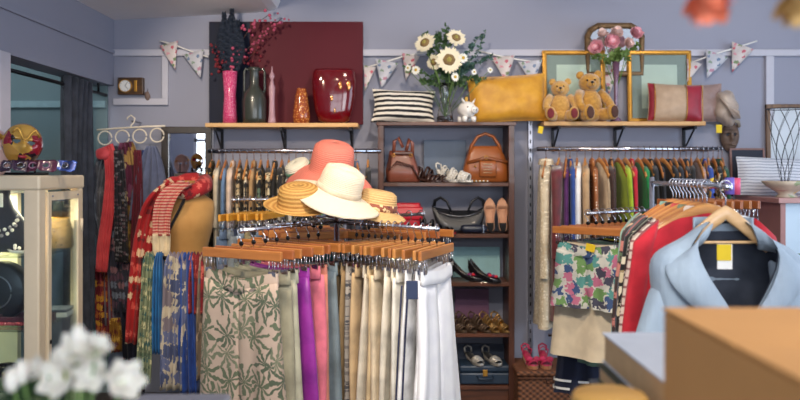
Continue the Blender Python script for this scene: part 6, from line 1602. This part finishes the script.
# white blossoms
vz = Vector((XX(70,.86),.86,TZ))
t = thing('glass_jar', 'small clear jar holding the white foreground blossoms', 'vase', vz)
MB().lathe([(.001,0),(.035,0),(.038,.02),(.030,.08),(.034,.10),(.031,.10),(.027,.08),(.034,.02),(.001,.006)], 24).build('jar_body', M_glass, t)
m_wp = solid('white blossom', (222,214,202), .6, var=.05); m_wp.node_tree.nodes['Principled BSDF'].inputs['Subsurface Weight'].default_value = .15
fz2 = vz+Vector((0,0,.02))
def blossom(label, px, py, R, f, Y=.86, open_=.9):
    R *= .78; h = P(px,py,Y); t = thing('white_blossom', label, 'flower', fz2); hh = h-fz2; f = Vector(f).normalized()
    MB().tube([(0,0,0), hh*.6+Vector((0,0,-.01)), hh-f*R*.6], .002, 6).build('stem', m_stem, t)
    m = MB(); petals(m, 6, R*.05, R, R*.42, open_, -.2*R, rnd.random(), .4, .08); petals(m, 3, R*.05, R*.6, R*.30, open_*2.4, -.1*R, rnd.random(), .4, .08)
    o = m.build('petals', m_wp, t, loc=hh); look(o, f)
    c = MB().tube([-f*R*.7+hh, hh-f*R*.1], [R*.10,R*.26], 10).build('calyx', solid('calyx green', (150,170,80), .6), t)
    return t
for a in ((60,376,.034,(-.3,-1,.3),'white blossom at the left of the foreground spray'),(75,352,.026,(.2,-1,.8),'white blossom in the middle, lower petals drooping'),(88,352,.026,(.5,-.6,1),'tall white blossom at the top of the spray'),(98,347,.020,(.6,-.4,1),'small white blossom right of the tallest one'),(124,381,.030,(.7,-1,.6),'large open white blossom at the right of the spray'),(92,374,.026,(.1,-1,.2),'white blossom in the middle of the spray'),(40,368,.020,(-1,-.6,.3),'small cream blossom at the far left')):
    blossom(a[4], a[0], a[1], a[2], a[3])
for j, (px, py) in enumerate(((82,343),(78,337),(22,372),(12,380))):
    h = P(px,py,.86)-fz2; t = thing('flower_bud', ('white closed bud left of the tallest blossom','smallest white bud at the very top','pale bud at the left edge of the spray','pinkish bud farthest left')[j], 'flower', fz2)
    MB().tube([(0,0,0), h*.6+Vector((-.0,0,-.02)), h], .0018, 6).build('stem', m_stem, t)
    MB().ell(h, (.008,.008,.014), 12, 8).build('bud', m_wp, t)
for j, pts in enumerate(([(40,400),(20,392),(2,384)], [(60,400),(40,396),(10,398)])):
    sprig('dark green leaves at the foot of the white blossoms, '+('upper','lower')[j]+' sprig', [P(a,b,.88) for a, b in pts], 14, m_leaf, .03, base=fz2)
# flowers hanging from the ceiling close to the viewer
def hanging(label, px, py, Y, R, mat, name='hanging_blossom'):
    h = P(px,py,Y); top = Vector((h.x, h.y, 2.95)); t = thing(name, label, 'flower', top); hh = h-top
    MB().tube([(0,0,0),(.01,0,hh.z*.5),(0,0,hh.z+R*.5)], .002, 6).build('string', m_stem, t)
    m = MB(); 
    for l in range(3): petals(m, 6, R*.06, R*(1-.2*l), R*.5, .5+l*.8, l*.1*R, l, .6, .12)
    o = m.build('petals', mat, t, loc=hh); look(o, (.2,-.5,-1))
    m = MB()
    for q in range(5): a = q*1.3; m.add([Vector((0,0,hh.z+R*.5)), Vector((R*.5*math.cos(a),R*.5*math.sin(a),hh.z+R*.9)), Vector((R*1.1*math.cos(a),R*1.1*math.sin(a),hh.z+R*.7)), Vector((R*.5*math.cos(a+.6),R*.5*math.sin(a+.6),hh.z+R*.5))], [(0,1,2,3)])
    m.build('leaves', m_leaf, t, solid_=.001); return t
hanging('coral orange paper flower hanging at the top right, out of focus', 704, -5, .72, .024, solid('coral petal', (232,130,96), .7, var=.08))
hanging('ochre paper flower hanging in the top right corner, out of focus', 796, -4, .72, .024, solid('ochre petal', (196,160,100), .7, var=.08))
# ------------------------------------------------------------------ light and camera
w = bpy.data.worlds.new('World'); sc.world = w; w.use_nodes = True
bg = w.node_tree.nodes['Background']; bg.inputs[0].default_value = (.75,.82,1,1); bg.inputs[1].default_value = .6
def area(name, loc, rot, sx, sy, e, col):
    l = bpy.data.lights.new(name, 'AREA'); l.shape = 'RECTANGLE'; l.size = sx; l.size_y = sy; l.energy = e; l.color = col
    o = bpy.data.objects.new(name, l); COL.objects.link(o); o.location = loc; o.rotation_euler = rot; return o
area('window_light_a', (-.33,-1.78,1.75), (PI/2+.3,0,0), 2.3, 1.6, 42, (.86,.93,1))
area('window_light_b', (2.2,-1.78,1.75), (PI/2-.12,0,0), 2.0, 1.6, 66, (.90,.94,1))
area('window_light_c', (3.6,2.9,1.75), (0,PI/2,0), 1.4, 2.5, 34, (.62,.80,1))  # bluish light in the unseen right-hand opening, added to cool that side
def spot(name, loc, aim, e, ang, col=(1,.80,.58), r=.05, blend=.6):
    l = bpy.data.lights.new(name, 'SPOT'); l.energy = e; l.spot_size = math.radians(ang); l.spot_blend = blend; l.color = col; l.shadow_soft_size = r
    o = bpy.data.objects.new(name, l); COL.objects.link(o); o.location = loc
    o.rotation_euler = (Vector(aim)-Vector(loc)).to_track_quat('-Z', 'Y').to_euler(); return o
def fill_point(loc, e, r=.06, col=(1,.78,.55)):
    l = bpy.data.lights.new('ceiling_lamp_light', 'POINT'); l.energy = e; l.color = col; l.shadow_soft_size = r
    o = bpy.data.objects.new('ceiling_lamp_light', l); COL.objects.link(o); o.location = loc
for i, (x, y, tx, ty, tz, e) in enumerate(((-.45,1.9,-.22,3.1,1.35,85),(-1.3,2.9,-1.2,4.4,1.1,34),(.9,2.2,.9,3.9,1.1,46),(.15,3.6,.35,5,1.9,40),(1.9,3.6,1.9,5.1,1.9,22),(-1.2,3.9,-1.0,5.1,1.9,26))):
    spot('ceiling_spot_light', (x,y,2.84 if x > -.8 else 2.44), (tx,ty,tz), e, 80, (1,.86,.70) if i > 2 else (1,.80,.58))
spot('ceiling_spot_light', (.1,1.0,2.84), (-.02,2.8,.85), 120, 62, (1,.95,.88), .12, .9)  # added fill, not a known lamp; brightens the pale trousers
spot('ceiling_spot_light', (1.0,.4,2.84), (.62,1.3,1.1), 60, 70, (1,.95,.9), .12, .9)  # added fill above the cardboard box, no fixture known there
fill_point((-2.6,4.4,2.6), 9, .1, (.85,.95,1))  # added light inside the cubicle to brighten its teal walls
cam = bpy.data.cameras.new('Camera'); co = bpy.data.objects.new('Camera', cam); COL.objects.link(co)
co.location = (0,0,CAMZ); co.rotation_euler = (PI/2,0,0)
cam.sensor_width = 36; cam.lens = 36*F/800; cam.shift_y = (HZ-200)/800; cam.clip_start = .05
cam.dof.use_dof = True; cam.dof.focus_distance = 3.3; cam.dof.aperture_fstop = 2.8
sc.camera = co
sc.view_settings.view_transform = 'Standard'; sc.view_settings.look = 'None'; sc.view_settings.gamma = 1
sc.view_settings.exposure = 0.48; sc.view_settings.use_curve_mapping = False
sc.cycles.use_denoising = True
sc.cycles.max_bounces = 8; sc.cycles.transparent_max_bounces = 12
